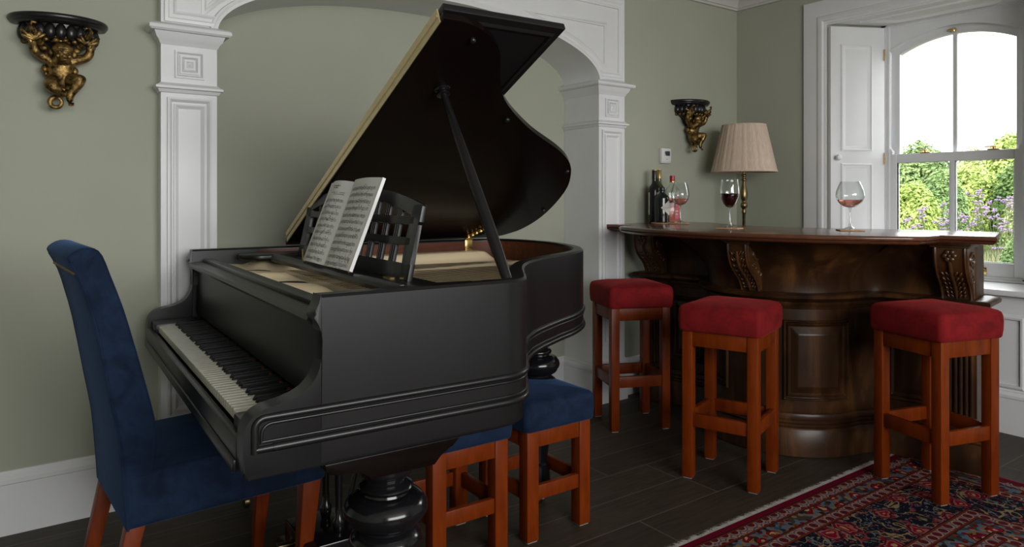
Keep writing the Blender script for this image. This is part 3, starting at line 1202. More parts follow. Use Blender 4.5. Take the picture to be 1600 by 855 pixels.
for (u, s) in ((.60, 1.45), (.93, 1.075), (1.43, .72), (1.57, .33)):
    b = B()
    p = Vector(LM(u, s, -.004))
    b.ball(p, .009, 10)
    b.obj('lid_button', M['piano'], piano)
# prop
p0 = Vector((.612, .055, .985))
p1 = Vector(LM(.622, 1.215, -.012))
b = B()
n = 10
pts = [p0.lerp(p1, k / n) for k in range(n + 1)]
b.tube(pts, [.0125, .0145, .0155, .0155, .015, .0145, .0135, .0125, .0115, .0105, .0095], 14)
pp = b.obj('lid_prop', M['piano'], piano, 50)
b = B()
q = Vector(LM(.622, 1.215, 0))
rot = Vector((0, math.sin(AL), math.cos(AL)))
prof = [(.022, 0), (.024, .006), (.020, .010), (.016, .012), (.020, .018), (.020, .024), (.014, .027)]
mrot = Vector((0, 0, -1)).rotation_difference(-rot).to_matrix().to_4x4()
rings = []
for r, z in prof:
    rings.append([tuple(q + (mrot @ Vector((r * math.cos(2 * PI * k / 20), r * math.sin(2 * PI * k / 20), -z)))) for k in range(20)])
b.loft(rings)
b.obj('prop_socket', M['ebony'], piano, 40)
for uu in (1.32, .62):     # hinges on the spine
    b = B()
    b.box(uu - .019, uu + .019, W - .052, W - .047, ZR - .062, ZR - .002, .001)
    for (du, dz) in ((0, -.018), (-.011, -.052), (.011, -.052)):
        b.ball((uu + du, W - .052, ZR + dz), (.0035, .002, .0035), 8)
    b.tube([(uu - .019, W - .05, ZR + .003), (uu + .019, W - .05, ZR + .003)], .006, 10)
    b.prism([(uu - .02, .02), (uu + .02, .02), (uu + .055, .14), (uu + .04, .15), (uu + .015, .09)], -.004, -.0005, LM)
    for t_ in (.15, .35, .55, .75, .95):
        b.ball(LM(uu + .045 * t_, .02 + .12 * t_, -.008), (.010, .010, .008), 10)
    b.obj('lid_hinge', M['brass'], piano, 30)

# legs -----------------------------------------------------------------
LEG = [(.040, .60), (.058, .592), (.060, .575), (.058, .565), (.046, .556), (.045, .548), (.058, .542), (.062, .536), (.060, .53), (.050, .526), (.052, .521), (.066, .520), (.082, .513), (.093, .500), (.096, .487), (.093, .476),
       (.086, .468), (.085, .463), (.080, .458), (.072, .452), (.060, .448), (.060, .442), (.066, .438), (.078, .430), (.083, .418), (.079, .405), (.064, .396), (.062, .388), (.066, .38), (.068, .33), (.062, .26), (.052, .18), (.043, .12), (.042, .11),
       (.052, .105), (.056, .095), (.050, .085), (.036, .08), (.034, .06), (.018, .055), (.018, .04)]
for (u, v, zt, sc) in ((.309, .098, .60, 1.0), (.309, W - .098, .60, 1.0), (1.255, .83, .66, .92)):
    dz = zt - .60
    b = B()
    b.lathe([(r * sc, z + (dz if z > .1 else 0)) for r, z in LEG], 40, (u, v, 0))
    if dz > 0:
        b.lathe([(.07, .655), (.075, .67), (.07, .70)], 32, (u, v, 0))
    lg = b.obj('leg', M['ebony'], piano, 50)
    b = B()
    b.lathe([(.022, -.009), (.024, 0), (.022, .009)], 20)
    for v_ in b.bm.verts:
        v_.co = Vector((u + v_.co.z, v + v_.co.y, .024 + v_.co.x))
    b.obj('castor', M['oldbrass'], lg, 40)
for v0, v1 in ((.002, .17), (W - .17, W - .002)):
    br = [(.134, .646), (.136, .632), (.147, .622), (.165, .619), (.200, .619), (.215, .616), (.224, .606), (.232, .595), (.384, .595), (.391, .602), (.396, .614), (.408, .622), (.43, .628), (.45, .646)]
    b = B(); b.prism(br, v0, v1, side, bev=.003)
    b.obj('leg_bracket', M['pianodark'], piano, 30)
# pedal lyre
ly = bpy.data.objects.new('pedal_lyre', None)
S.collection.objects.link(ly)
ly.parent = piano
b = B()
b.box(.32, .50, .66, .86, .62, .646, .006)
b.obj('lyre_block', M['ebony'], ly)
b = B()
b.box(.30, .49, .64, .88, .10, .165, .008); b.box(.28, .50, .62, .90, .085, .105, .006)
b.obj('lyre_box', M['ebony'], ly)
for vv in (.70, .82):
    b = B()
    b.lathe([(.012, .16), (.018, .18), (.019, .20), (.012, .21), (.010, .26), (.012, .33), (.013, .40), (.011, .52), (.010, .56), (.016, .58), (.016, .60), (.012, .625)], 24, (.415, vv, 0))
    b.obj('lyre_column', M['ebony'], ly, 50)
for vv in (.745, .775):
    b = B(); b.tube([(.44, vv, .16), (.44, vv, .63)], .0035, 8)
    b.obj('pedal_rod', M['brass'], ly)
    b = B(); b.box(.255, .31, vv - .014 + (.02 if vv > .76 else -.02), vv + .014 + (.02 if vv > .76 else -.02), .118, .128, .004)
    b.obj('pedal', M['oldbrass'], ly)
b = B()
for vv in (.70, .82):
    b.tube([(.48, vv, .13), (.59, vv, .655)], .009, 8)
b.obj('lyre_brace', M['ebony'], ly)

# open music book -------------------------------------------------------
BKL = math.radians(21)
bc = math.cos(-PB), math.sin(-PB)
ob = (.383, .73, .979)
bw = (pr[0] + bc[0] * ob[0] - bc[1] * ob[1], pr[1] + bc[1] * ob[0] + bc[0] * ob[1], ob[2])
book = thing('music_book', 'open book of printed sheet music leaning on the piano desk', 'book', bw, -PB)
BH = .283


def page_pt(s, h, thick=0.0):
    """s: along the page from the spine, + to the reader's left (far side); h: up the page"""
    if s > 0:
        bulge = -.018 * math.sin(min(1, s / .20) * PI) - .004
    else:
        bulge = -.012 * math.sin(min(1, -s / .22) * PI * .8) - .006
    q = bulge - thick
    return (h * math.sin(BKL) + q * math.cos(BKL), s + (.0 if s > 0 else .0), h * math.cos(BKL) - q * math.sin(BKL))


def ink_rect(b, s0, s1, h0, h1, sk=0):
    n_ = max(1, int(abs(s1 - s0) / .02))
    for k in range(n_):
        a0 = s0 + (s1 - s0) * k / n_
        a1 = s0 + (s1 - s0) * (k + 1) / n_
        b.f([b.v(page_pt(a0, h0, .0006)), b.v(page_pt(a1, h0, .0006)), b.v(page_pt(a1, h1, .0006)), b.v(page_pt(a0, h1, .0006))])


rr = random.Random(3)
for nm, s0, s1, hh0, hh1, th in (('left_page', .002, .215, .0, BH - .006, .003), ('right_page', -.002, -.235, .0, BH, .010)):
    b = B()
    NS = 16
    fr_, bk_ = [], []
    for k in range(NS + 1):
        s_ = s0 + (s1 - s0) * k / NS
        fr_.append((b.v(page_pt(s_, hh0)), b.v(page_pt(s_, hh1))))
        bk_.append((b.v(page_pt(s_, hh0, -th)), b.v(page_pt(s_, hh1, -th))))
    for k in range(NS):
        b.f([fr_[k][0], fr_[k + 1][0], fr_[k + 1][1], fr_[k][1]])
        b.f([bk_[k][0], bk_[k][1], bk_[k + 1][1], bk_[k + 1][0]])
        for e in (0, 1):
            b.f([fr_[k][e], bk_[k][e], bk_[k + 1][e], fr_[k + 1][e]])
    for k in (0, NS):
        b.f([fr_[k][0], fr_[k][1], bk_[k][1], bk_[k][0]])
    b.mi = 1
    a0, a1 = (.022, .195) if s0 > 0 else (-.016, -.212)
    sg = 1 if a1 > a0 else -1
    systems = 6 if s0 < 0 else 5
    top = hh1 - (.03 if s0 < 0 else .065)
    for sy in range(systems):
        for st in range(2):
            yb = top - sy * .0435 - st * .021
            for ln_ in range(5):
                ink_rect(b, a0, a1, yb - ln_ * .0019, yb - ln_ * .0019 + .00045)
            for nn in range(26):
                xx = a0 + sg * (.008 + (abs(a1 - a0) - .012) * (nn + rr.random() * .6) / 26)
                if rr.random() < .12:
                    continue
                yy = yb - rr.random() * .0105 + .002
                ink_rect(b, xx, xx + sg * .0030, yy, yy + .0023)
                up_ = rr.random() < .5
                ink_rect(b, xx, xx + sg * .0007, yy if up_ else yy - .007, yy + .008 if up_ else yy)
                if rr.random() < .35:
                    ink_rect(b, xx, xx + sg * .0065, yy + (.007 if up_ else -.007), yy + (.0082 if up_ else -.0058))
            for bar_ in (0, .3, .62, 1):
                xx = a0 + (a1 - a0) * bar_
                ink_rect(b, xx, xx + sg * .0004, yb - .0077, yb + .0004)
    if s0 > 0:      # heading lines
        for (h_, x0, x1) in ((hh1 - .02, .07, .135), (hh1 - .027, .085, .12), (hh1 - .042, .03, .12), (hh1 - .048, .03, .10), (.012, .08, .16)):
            for k in range(14):
                xa = x0 + (x1 - x0) * k / 14
                if rr.random() < .85:
                    ink_rect(b, xa, xa + (x1 - x0) / 14 * .7, h_, h_ + (.004 if h_ > hh1 - .03 else .0018))
    b.obj(nm, [M['paper'], M['ink']], book, 0)

# ================================================================== blue chair
ch = Vector((.0, 0, 0))
cu, cv = .075, .868
cl = (pr[0] + bc[0] * cu - bc[1] * cv, pr[1] + bc[1] * cu + bc[0] * cv, 0)
chair = thing('dining_chair', 'high-backed navy velvet chair drawn up to the piano keyboard', 'chair', cl, -PB + math.radians(5.2))
hwid = .222
back_prof = [(-.262, .345), (-.268, .44), (-.278, .556), (-.298, .672), (-.326, .836), (-.345, .917), (-.363, .982), (-.386, 1.030), (-.390, 1.044), (-.380, 1.056), (-.359, 1.066), (-.332, 1.064), (-.314, 1.045), (-.296, .994), (-.268, .911),
             (-.241, .81), (-.216, .709), (-.196, .623), (-.188, .555), (-.194, .49), (-.205, .44), (-.22, .345)]
bp = smooth_path(back_prof[::-1], 2)


def cushioned(b, prof, y0, y1, r=.022, seg=5, mapf=None):
    """extrude a side profile across the width with softly rounded edges"""
    m = mapf or (lambda p, q, w_: (p, w_, q))
    ccw = sum(prof[i][0] * prof[(i + 1) % len(prof)][1] - prof[(i + 1) % len(prof)][0] * prof[i][1] for i in range(len(prof))) > 0
    sg = 1 if ccw else -1
    rings = []
    for k in range(seg + 1):
        a = PI / 2 * k / seg
        o_ = offset(prof, sg * r * (1 - math.sin(a)), True)
        rings.append([m(p, q, y0 + r * (1 - math.cos(a))) for p, q in o_])
    for k in range(seg + 1):
        a = PI / 2 * (1 - k / seg)
        o_ = offset(prof, sg * r * (1 - math.sin(a)), True)
        rings.append([m(p, q, y1 - r * (1 - math.cos(a))) for p, q in o_])
    b.loft(rings)


b = B(); cushioned(b, bp, -hwid, hwid, .010, 3)
bk = b.obj('backrest', M['bluevel'], chair, 50)
for s_ in (-1, 1):
    b = B()
    pts = [(p, s_ * (hwid + .0005), q) for p, q in smooth_path([(x + .003, z) for x, z in back_prof[:8]], 2)]
    b.tube(pts, .0035, 6)
    b.obj('piping', M['bluevel'], bk)
b = B()
for k in range(22):
    b.ball((-.3705, -hwid + .02 + k * .0192, 1.002), .0055, 8)
b.obj('nail_trim', M['oldbrass'], bk)
seat_prof = [(-.262, .345), (.256, .345), (.27, .352), (.274, .37), (.272, .455), (.262, .475), (.235, .485), (.0, .492), (-.2, .486), (-.262, .48)]
b = B(); cushioned(b, seat_prof, -hwid - .002, hwid + .002, .016, 4)
b.obj('seat', M['bluevel'], chair, 50)
for s_ in (-1, 1):
    b = B()
    rings = []
    for z, x0, x1, y0, y1 in ((0, .190, .222, .170, .200), (.36, .205, .262, .165, .213)):
        ys = sorted((s_ * y0, s_ * y1))
        rings.append([(x0, ys[0], z), (x1, ys[0], z), (x1, ys[1], z), (x0, ys[1], z)])
    b.loft(rings)
    bmesh.ops.bevel(b.bm, geom=b.bm.edges[:], offset=.003, segments=2, profile=.5, affect='EDGES')
    lg = b.obj('leg', M['cherry'], chair, 40)
    b = B()
    rings = []
    for z, x0, x1 in ((0, -.335, -.300), (.15, -.300, -.262), (.36, -.258, -.212)):
        ys = sorted((s_ * .172, s_ * .210))
        rings.append([(x0, ys[0], z), (x1, ys[0], z), (x1, ys[1], z), (x0, ys[1], z)])
    b.loft(rings)
    bmesh.ops.bevel(b.bm, geom=b.bm.edges[:], offset=.003, segments=2, profile=.5, affect='EDGES')
    lg = b.obj('leg', M['cherry'], chair, 40)

# ================================================================== stools


def cushion(b, hx, hy, z0, z1, dome, r=.022):
    N1 = 14
    pts = []
    seg = 5
    out = []
    for (sx, sy, a0) in ((1, 1, 0), (-1, 1, PI / 2), (-1, -1, PI), (1, -1, 1.5 * PI)):
        for k in range(seg + 1):
            a = a0 + PI / 2 * k / seg
            out.append((sx * (hx - r) + r * math.cos(a), sy * (hy - r) + r * math.sin(a)))
    rings = []

    def ring(sc, z, ins=0.0):
        o_ = offset(out, ins, True) if ins else out
        return [(p[0] * sc, p[1] * sc, z) for p in o_]
    h = z1 - z0
    rings.append(ring(.97, z0))
    rings.append(ring(.99, z0 + .006))
    rings.append(ring(1.005, z0 + .3 * h))
    rings.append(ring(1.01, z0 + .6 * h))
    rings.append(ring(1.0, z0 + .82 * h))
    rings.append(ring(.975, z0 + .94 * h))
    for s_, f in ((.93, 1.0), (.8, 1.35), (.6, 1.7), (.35, 1.92), (.12, 2.0)):
        rings.append(ring(s_, z1 + dome * (f - 1)))
    b.loft(rings)
    for v in b.bm.verts:   # slight softness
        v.co.z += .0022 * math.sin(v.co.x * 31 + 1) * math.cos(v.co.y * 27)


def make_stool(name, label, cat, wx, wy, zs, zc, dome, rails, apron, lw, vel):
    t = thing(name, label, cat)
    hx, hy = wx / 2, wy / 2
    for sx in (-1, 1):
        for sy in (-1, 1):
            b = B()
            xs = sorted((sx * hx, sx * (hx - lw)))
            ys = sorted((sy * hy, sy * (hy - lw)))
            b.box(xs[0], xs[1], ys[0], ys[1], .004, zs, .003)
            lg = b.obj('leg', M['cherry'], t, 40)
            b = B(); b.box(xs[0] + .005, xs[1] - .005, ys[0] + .005, ys[1] - .005, 0, .004)
            b.obj('foot_pad', M['pad'], lg, 0)
    for sy in (-1, 1):
        ys = sorted((sy * (hy - .004), sy * (hy - .026)))
        b = B(); b.box(-hx + lw, hx - lw, ys[0], ys[1], zs - apron, zs, .002)
        b.obj('apron', M['cherry'], t, 40)
        ys = sorted((sy * (hy - .007), sy * (hy - .029)))
        b = B(); b.box(-hx + lw - .002, hx - lw + .002, ys[0], ys[1], rails[0], rails[1], .003)
        b.obj('stretcher', M['cherry'], t, 40)
    for sx in (-1, 1):
        xs = sorted((sx * (hx - .004), sx * (hx - .026)))
        b = B(); b.box(xs[0], xs[1], -hy + lw, hy - lw, zs - apron, zs, .002)
        b.obj('apron', M['cherry'], t, 40)
        xs = sorted((sx * (hx - .007), sx * (hx - .029)))
        b = B(); b.box(xs[0], xs[1], -hy + lw - .002, hy - lw + .002, rails[0], rails[1], .003)
        b.obj('stretcher', M['cherry'], t, 40)
    b = B(); cushion(b, hx + .015, hy + .015, zs, zc, dome)
    b.obj('seat', vel, t, 60)
    return t


def at_corner(p, t, sx, sy, wx=.318, wy=.31):
    ex = Vector((math.cos(t), math.sin(t)))
    ey = Vector((-math.sin(t), math.cos(t)))
    c = Vector(p) + ex * sx * wx / 2 + ey * sy * wy / 2
    return (c.x, c.y, 0)


GS = 'red velvet bar stools'
st1 = make_stool('bar_stool', 'red velvet bar stool nearest the piano, in front of the white pilaster', 'stool', .318, .31, .628, .735, .016, (.222, .278), .065, .044, M['redvel'])
st1['group'] = GS
st1.location = at_corner((2.4951, 2.6122), -.419, 1, 1)
st1.rotation_euler = (0, 0, -.419)
l2 = at_corner((2.4492, 1.7258), -1.2378, -1, 1)
dup(st1, l2, -1.2378, 'red velvet bar stool standing on bare floorboards before the carved bar middle', GS)
l3 = at_corner((2.9057, 1.2402), -1.8583, -1, 1)
dup(st1, (l3[0], l3[1], .009), -1.8583, 'red velvet bar stool with its feet on the patterned rug', GS)
G2 = 'low blue velvet stools'
bs = make_stool('low_stool', 'low navy velvet stool half hidden under the piano, behind its bulbous leg', 'stool', .285, .31, .385, .484, .016, (.14, .19), .06, .05, M['bluevel'])
bs['group'] = G2


def pw(u, v, z=0):
    return (pr[0] + bc[0] * u - bc[1] * v, pr[1] + bc[1] * u + bc[0] * v, z)


bs.location = pw(.812, .733)
bs.rotation_euler = (0, 0, -PB + .02)
dup(bs, pw(1.176, .742), -PB + .03, 'low navy velvet stool in the crook of the piano, its whole seat showing', G2)

# ================================================================== bar
BT = math.radians(10)
BC = (3.27, 2.13)
bar_ = thing('home_bar', 'dark carved walnut bar with bowed counter in the room corner', 'bar', (*BC, 0), math.radians(100))
tx = (-math.sin(BT), math.cos(BT))
nx = (-math.cos(BT), -math.sin(BT))


def bw_(t, n, z=0):
    return (BC[0] + tx[0] * t + nx[0] * n, BC[1] + tx[1] * t + nx[1] * n, z)


RB, CB = .375, .015
arcb = []
NB = 34
for k in range(NB + 1):
    a = math.radians(-78 + 156 * k / NB)
    arcb.append((RB * math.sin(a), CB + RB * math.cos(a)))
fil = [(.392, .062), (.410, .030), (.435, .008), (.46, .0)]
WT0, WT1, WN = .695, .835, .03
front = [(-WT1, -.14), (-WT1, WN), (-WT0, WN), (-WT0, 0)] + [(-x, y) for x, y in fil[::-1]] + arcb + fil + [(WT0, 0), (WT0, WN), (WT1, WN), (WT1, -.14)]
backp = [(.5, -.12), (.3, -.05), (-.3, -.05), (-.5, -.12)]
b = B(); b.prism(front + backp, 0.0, .752)
b.obj('body', M['walnut'], bar_, 40)
b = B()
b.sweep(front, [(0, .005), (.028, .005), (.028, .125), (.022, .133), (.027, .143), (.020, .150), (.025, .158), (.018, .166), (.020, .174), (.010, .184), (.008, .195), (0, .2)])
b.obj('plinth', M['walnut'], bar_, 40)
b = B()
b.sweep(front, [(0, .675), (.006, .678), (.010, .69), (.02, .698), (.024, .71), (.046, .722), (.058, .731), (.060, .743), (.052, .750), (.02, .754), (0, .754)])
b.obj('ledge', M['walnut'], bar_, 40)
# coved frieze
fb_ = [(-WT0 + .0, 0), (-.58, 0)] + [(-x, y) for x, y in fil[::-1]] + arcb + fil + [(.58, 0), (WT0, 0)]


def ftop(p):
    x, y = p
    if abs(x) >= .392 or y < .08:
        s_ = 1 if x > 0 else -1
        ax = abs(x)
        if ax >= .46:
            return (s_ * (.625 + (ax - .46) * (.075 / .24)), .185)
        k = (ax - .385) / .075
        return (s_ * (.558 + k * .067), .185 - 0 * k + .03 * (1 - k) ** 2)
    a = math.atan2(x, y - CB)
    return (.57 * math.sin(a), CB + .565 * math.cos(a) + .05 * (1 - math.cos(a)))


b = B()
rings = []
for k in range(15):
    t_ = k / 14
    e = t_ ** 2.3
    z = .752 + .25 * t_
    rings.append([(p[0] + (ftop(p)[0] - p[0]) * e, p[1] + .012 * (1 - t_) + (ftop(p)[1] - p[1]) * e, z) for p in fb_] + [(x, y, z) for x, y in [(WT0, -.11)] + backp + [(-WT0, -.11)]])
b.loft(rings)
b.obj('frieze', M['walnut'], bar_, 50)
for s_ in (-1, 1):
    b = B()
    t0, t1 = sorted((s_ * (WT0 + .005), s_ * (WT1 - .005)))
    b.box(t0, t1, -.13, WN - .01, .75, 1.002, .003)
    b.obj('end_block', M['walnut'], bar_, 30)
# raised panels


def hprof(e):
    if e <= 0:
        return 0
    if e < .013:
        return .013 * math.sin(PI * e / .013) ** .8
    if e < .017:
        return 0.0
    if e < .026:
        return .009 * math.sin(PI * (e - .017) / .009)
    if e < .032:
        return -.002
    if e < .060:
        return -.002 + .012 * (e - .032) / .028
    if e < .062:
        return .013
    return .012


def panel(name, P, s0, s1, z0, z1, nu=64, nv=84, mat='carved'):
    b = B()
    L = s1 - s0
    vs = []
    for i in range(nu + 1):
        row = []
        for j in range(nv + 1):
            # denser near borders
            f = lambda k, n: .5 - .5 * math.cos(PI * k / n) * (abs(math.cos(PI * k / n)) ** .0)
            s = s0 + L * f(i, nu)
            z = z0 + (z1 - z0) * f(j, nv)
            e = min(s - s0, s1 - s, z - z0, z1 - z)
            p, n_ = P(s)
            h = hprof(e) + .001
            row.append(b.v((p[0] + n_[0] * h, p[1] + n_[1] * h, z)))
        vs.append(row)
    for i in range(nu):
        for j in range(nv):
            b.f([vs[i][j], vs[i + 1][j], vs[i + 1][j + 1], vs[i][j + 1]])
    return b.obj(name, M[mat], bar_, 40)


def Pcirc(sg):
    def P(s):
        a = sg * s / RB
        return (RB * math.sin(a), CB + RB * math.cos(a)), (math.sin(a), math.cos(a))
    return P


for sg in (-1, 1):
    panel('raised_panel', Pcirc(sg), RB * math.radians(21), RB * math.radians(68), .255, .625, mat='walnut')
    panel('raised_panel', lambda s, sg=sg: ((sg * s, 0.0), (0, 1)), .47, .685, .255, .625, 40, 84, mat='walnut')
    b = B()
    for k in range(6):
        t = sg * (.714 + k * .0204)
        b.tube([(t, WN + .001, .225), (t, WN + .001, .66)], .0095, 8)
    b.box(min(sg * .702, sg * .828), max(sg * .702, sg * .828), WN - .005, WN + .008, .2, .222, .002)
    b.box(min(sg * .702, sg * .828), max(sg * .702, sg * .828), WN - .005, WN + .008, .655, .677, .002)
    b.obj('reeded_pilaster', M['walnut'], bar_, 50)
# corbels
CPROF = [(1.0, .985), (1.0, .955), (.97, .925), (.90, .893), (.78, .866), (.62, .842), (.45, .82), (.33, .80), (.25, .78), (.20, .765), (.18, .753)]


def corbel(tc, n0, reach, wd, flower):
    prof = smooth_path([(n0 + reach * a, z) for a, z in CPROF], 3)
    poly = [(n0 - .02, .752)] + [(n0 - .02, .986)] + prof
    m = lambda p, q, w_: (w_, p, q)
    b = B(); b.prism(poly, tc - wd / 2, tc + wd / 2, m, bev=.003)
    # abacus
    b.box(tc - wd / 2 - .010, tc + wd / 2 + .010, n0 - .03, n0 + reach + .012, .978, .988, .003)
    b.box(tc - wd / 2 - .018, tc + wd / 2 + .018, n0 - .03, n0 + reach + .022, .987, 1.001, .003)
    # border fillets
    for e in (-1, 1):
        b.tube([(tc + e * (wd / 2 - .008), p + .001, q) for p, q in prof], .006, 6)
    o = b.obj('corbel', M['carved'], bar_, 40)
    b = B()
    L = len(prof)
    b.tube([(tc, p + .004, q) for p, q in prof[4:]], [.009] * (L - 8) + [.007, .006, .005, .004], 8)
    for i in range(5 if not flower else 12, L - 3, 3):
        p, q = prof[i]
        pn, qn = prof[min(i + 2, L - 1)]
        sl = math.atan2(q - qn, p - pn)
        sz = 1 - .4 * i / L
        for e in (-1, 1):
            for off_, ln_, wd_ in ((.13, .017, .006), (.27, .014, .0055)):
                m = Matrix.Rotation(-(PI / 2 - sl) * .8, 4, 'X') @ Matrix.Rotation(e * .62, 4, 'Y')
                b.ball((tc + e * wd * off_ * (.75 + .25 * sz), p + .002, q), (wd_ * sz + .001, .007, ln_ * sz), 10, m)
    if flower:
        p, q = prof[4]
        for k in range(6):
            a = 2 * PI * k / 6
            b.ball((tc + .017 * math.cos(a), p + .005, q + .0 + .017 * math.sin(a)), (.012, .008, .012), 8)
        b.ball((tc, p + .010, q), (.008, .007, .008), 8)
    # scrolls on the sides
    for e in (-1, 1):
        sp_ = []
        for k in range(26):
            a = k * .42
            r = .005 + .0014 * k
            sp_.append((tc + e * (wd / 2 + .001), n0 + reach * .45 + r * math.cos(a) * 1.25, .923 + r * math.sin(a)))
        b.tube(sp_, [.006] * 20 + [.005, .005, .004, .004, .003, .003], 6)
        for k in range(5):
            m = Matrix.Rotation(.5 + k * .5, 4, 'X')
            b.ball((tc + e * wd / 2, n0 + reach * (.16 + .12 * k), .868 - .012 * abs(k - 3) + .004 * k), (.006, .006, .014), 8, m)
        b.tube([(tc + e * wd / 2, p - .008, q + .006) for p, q in prof[2:]], .004, 6)
    b.obj('carved_leaf', M['carved'], o, 50)


corbel(0, .385, .165, .10, False)
corbel(-(WT0 + WT1) / 2, WN - .005, .15, .125, True)
corbel((WT0 + WT1) / 2, WN - .005, .15, .125, True)
# counter
Rr = 1.2
cf = []
for k in range(41):
    t = -.725 + 1.45 * k / 40
    cf.append((t, .70 - (Rr - math.sqrt(Rr * Rr - t * t))))
cp = [(-.95, .27), (-.755, .275), (-.74, .40)] + cf + [(.74, .40), (.755, .275), (.955, .27), (.88, -.42), (.66, -.42), (.48, -.27), (.28, -.12), (0, -.06), (-.28, -.12), (-.5, -.22), (-.72, -.22), (-.88, -.2)]
b = B()
rings = []
for z, ins in ((1.000, .022), (1.002, .014), (1.008, .007), (1.013, .004), (1.015, .010), (1.018, .002), (1.024, 0), (1.030, .001), (1.034, .005), (1.035, .010)):
    rings.append([(x, y, z) for x, y in offset(cp, -ins, True)])
b.loft(rings)
b.obj('countertop', M['walnutx'], bar_, 40)
ZB = 1.0355

# ---- glasses


def wine_glass(name, label, loc, bowl, foot_r, lvl, wine, cat='glass', group='wine glasses on the bar'):
    t = thing(name, label, cat, loc, 0, group)
    stem0 = bowl[0][1]
    b = B()
    prof = [(.0005, .0015), (foot_r, .0005), (foot_r, .0018), (foot_r * .6, .006), (.008, .014), (.0045, .03), (.0036, stem0 * .6), (.0042, stem0 - .008), (.008, stem0 - .001)]
    b.lathe(prof, 32)
    b.obj('stem', M['stemglass'], t, 60)
    b = B()
    out = smooth_path(bowl, 5)
    inn = offset(out, .0011)
    b.lathe(out + [(r, z) for r, z in inn[::-1]][1:-1], 40, cap=False)
    b.obj('bowl', M['wineglass'], t, 60)
    b = B()
    liq = [(max(.0008, r), z) for r, z in offset(out, .0016) if z < lvl]
    liq = [(.0005, liq[0][1])] + liq
    rl = liq[-1][0]
    liq += [(rl * 1.0, lvl), (rl * .97, lvl - .0004), (.0005, lvl - .0004)]
    b.lathe(liq, 40)
    b.obj('wine', wine, t, 60)
    return t


BAL = lambda z0, h, rm, rt, zm: [(.002, z0), (rm * .42, z0 + .006), (rm * .78, z0 + h * zm * .42), (rm, z0 + h * zm), (rm * .96, z0 + h * (zm + .22)), (rt + (rm - rt) * .45, z0 + h * (zm + .42)), (rt, z0 + h)]
GZ = ZB + .0062
gl1 = bw_(.66, -.06, GZ)
gl2 = bw_(.134, .357, GZ)
gl3 = bw_(-.36, .155, GZ)
wine_glass('wine_glass', 'balloon glass of rosé standing beside the bottles', gl1, BAL(.102, .135, .052, .036, .40), .037, .141, M['rose'])
wine_glass('wine_glass', 'glass of dark red wine in front of the lamp', gl2, [(.002, .097), (.018, .103), (.034, .124), (.0445, .155), (.0465, .172), (.0455, .195), (.0405, .236)], .036, .168, M['redwine'])
wine_glass('wine_glass', 'wide balloon glass of rosé before the white shutter', gl3, BAL(.100, .122, .061, .041, .42), .038, .138, M['rose'])

b0 = None


def coaster(label, loc, rz, w_, round_=False):
    b = B()
    if round_:
        b.lathe([(w_ / 2 - .002, 0), (w_ / 2, .001), (w_ / 2, .005), (w_ / 2 - .002, .006)], 40)
    else:
        b.box(-w_ / 2, w_ / 2, -w_ / 2, w_ / 2, 0, .006, .0018)
    o = b.obj('coaster', M['cork'], None, 40, loc)
    o.rotation_euler = (0, 0, rz)
    tag(o, label, 'coaster', 'wooden coasters on the bar')


coaster('square wooden coaster under the rosé glass beside the bottles', (gl1[0], gl1[1], ZB), .5, .098)
coaster('square wooden coaster under the red wine glass', (gl2[0], gl2[1], ZB), .35, .105)
coaster('square wooden coaster under the rosé glass before the shutter', (gl3[0], gl3[1], ZB), .7, .105)
gin = (3.172, 2.891)
pink = (3.285, 2.912)
coaster('round wooden coaster under the squat black bottle', (*gin, ZB), 0, .13, True)
coaster('square wooden coaster under the pink gin bottle', (pink[0] + .012, pink[1] - .004, ZB), .2, .105)

# ---- bottles


def lathe_obj(prof, seg, name, mat, parent, sm=40):
    b = B(); b.lathe(prof, seg)
    return b.obj(name, mat, parent, sm)


def wrap_label(name, mat, parent, r, a0, a1, z0, z1, n=16, diamond=False):
    b = B()
    if diamond:
        ac, zc = (a0 + a1) / 2, (z0 + z1) / 2
        cols = []
        for k in range(n + 1):
            a = a0 + (a1 - a0) * k / n
            hz = (z1 - z0) / 2 * (1 - abs(2 * k / n - 1)) + .0002
            cols.append([b.v((r * math.cos(a), r * math.sin(a), zc + hz)), b.v((r * math.cos(a), r * math.sin(a), zc - hz))])
    else:
        cols = []
        for k in range(n + 1):
            a = a0 + (a1 - a0) * k / n
            cols.append([b.v((r * math.cos(a), r * math.sin(a), z1)), b.v((r * math.cos(a), r * math.sin(a), z0))])
    for p, q in zip(cols, cols[1:]):
        b.f([p[0], p[1], q[1], q[0]])
    return b.obj(name, mat, parent, 60)


def wrap_text(txt, mat, parent, r, ac, zc, size, name='lettering'):
    cu = bpy.data.curves.new('lettering', 'FONT')
    cu.body = txt
    cu.size = size
    cu.align_x = 'CENTER'
    cu.align_y = 'CENTER'
    to = bpy.data.objects.new('lettering_source', cu)
    S.collection.objects.link(to)
    dg = bpy.context.evaluated_depsgraph_get()
    dg.update()
    me = bpy.data.meshes.new_from_object(to.evaluated_get(dg))
    bpy.data.objects.remove(to)
    for v in me.vertices:
        a = ac + v.co.x / r
        v.co = Vector((r * math.cos(a), r * math.sin(a), zc + v.co.y))
    me.materials.clear()
    me.materials.append(mat)
    o = bpy.data.objects.new(name, me)
    S.collection.objects.link(o)
    o.parent = parent
    return o


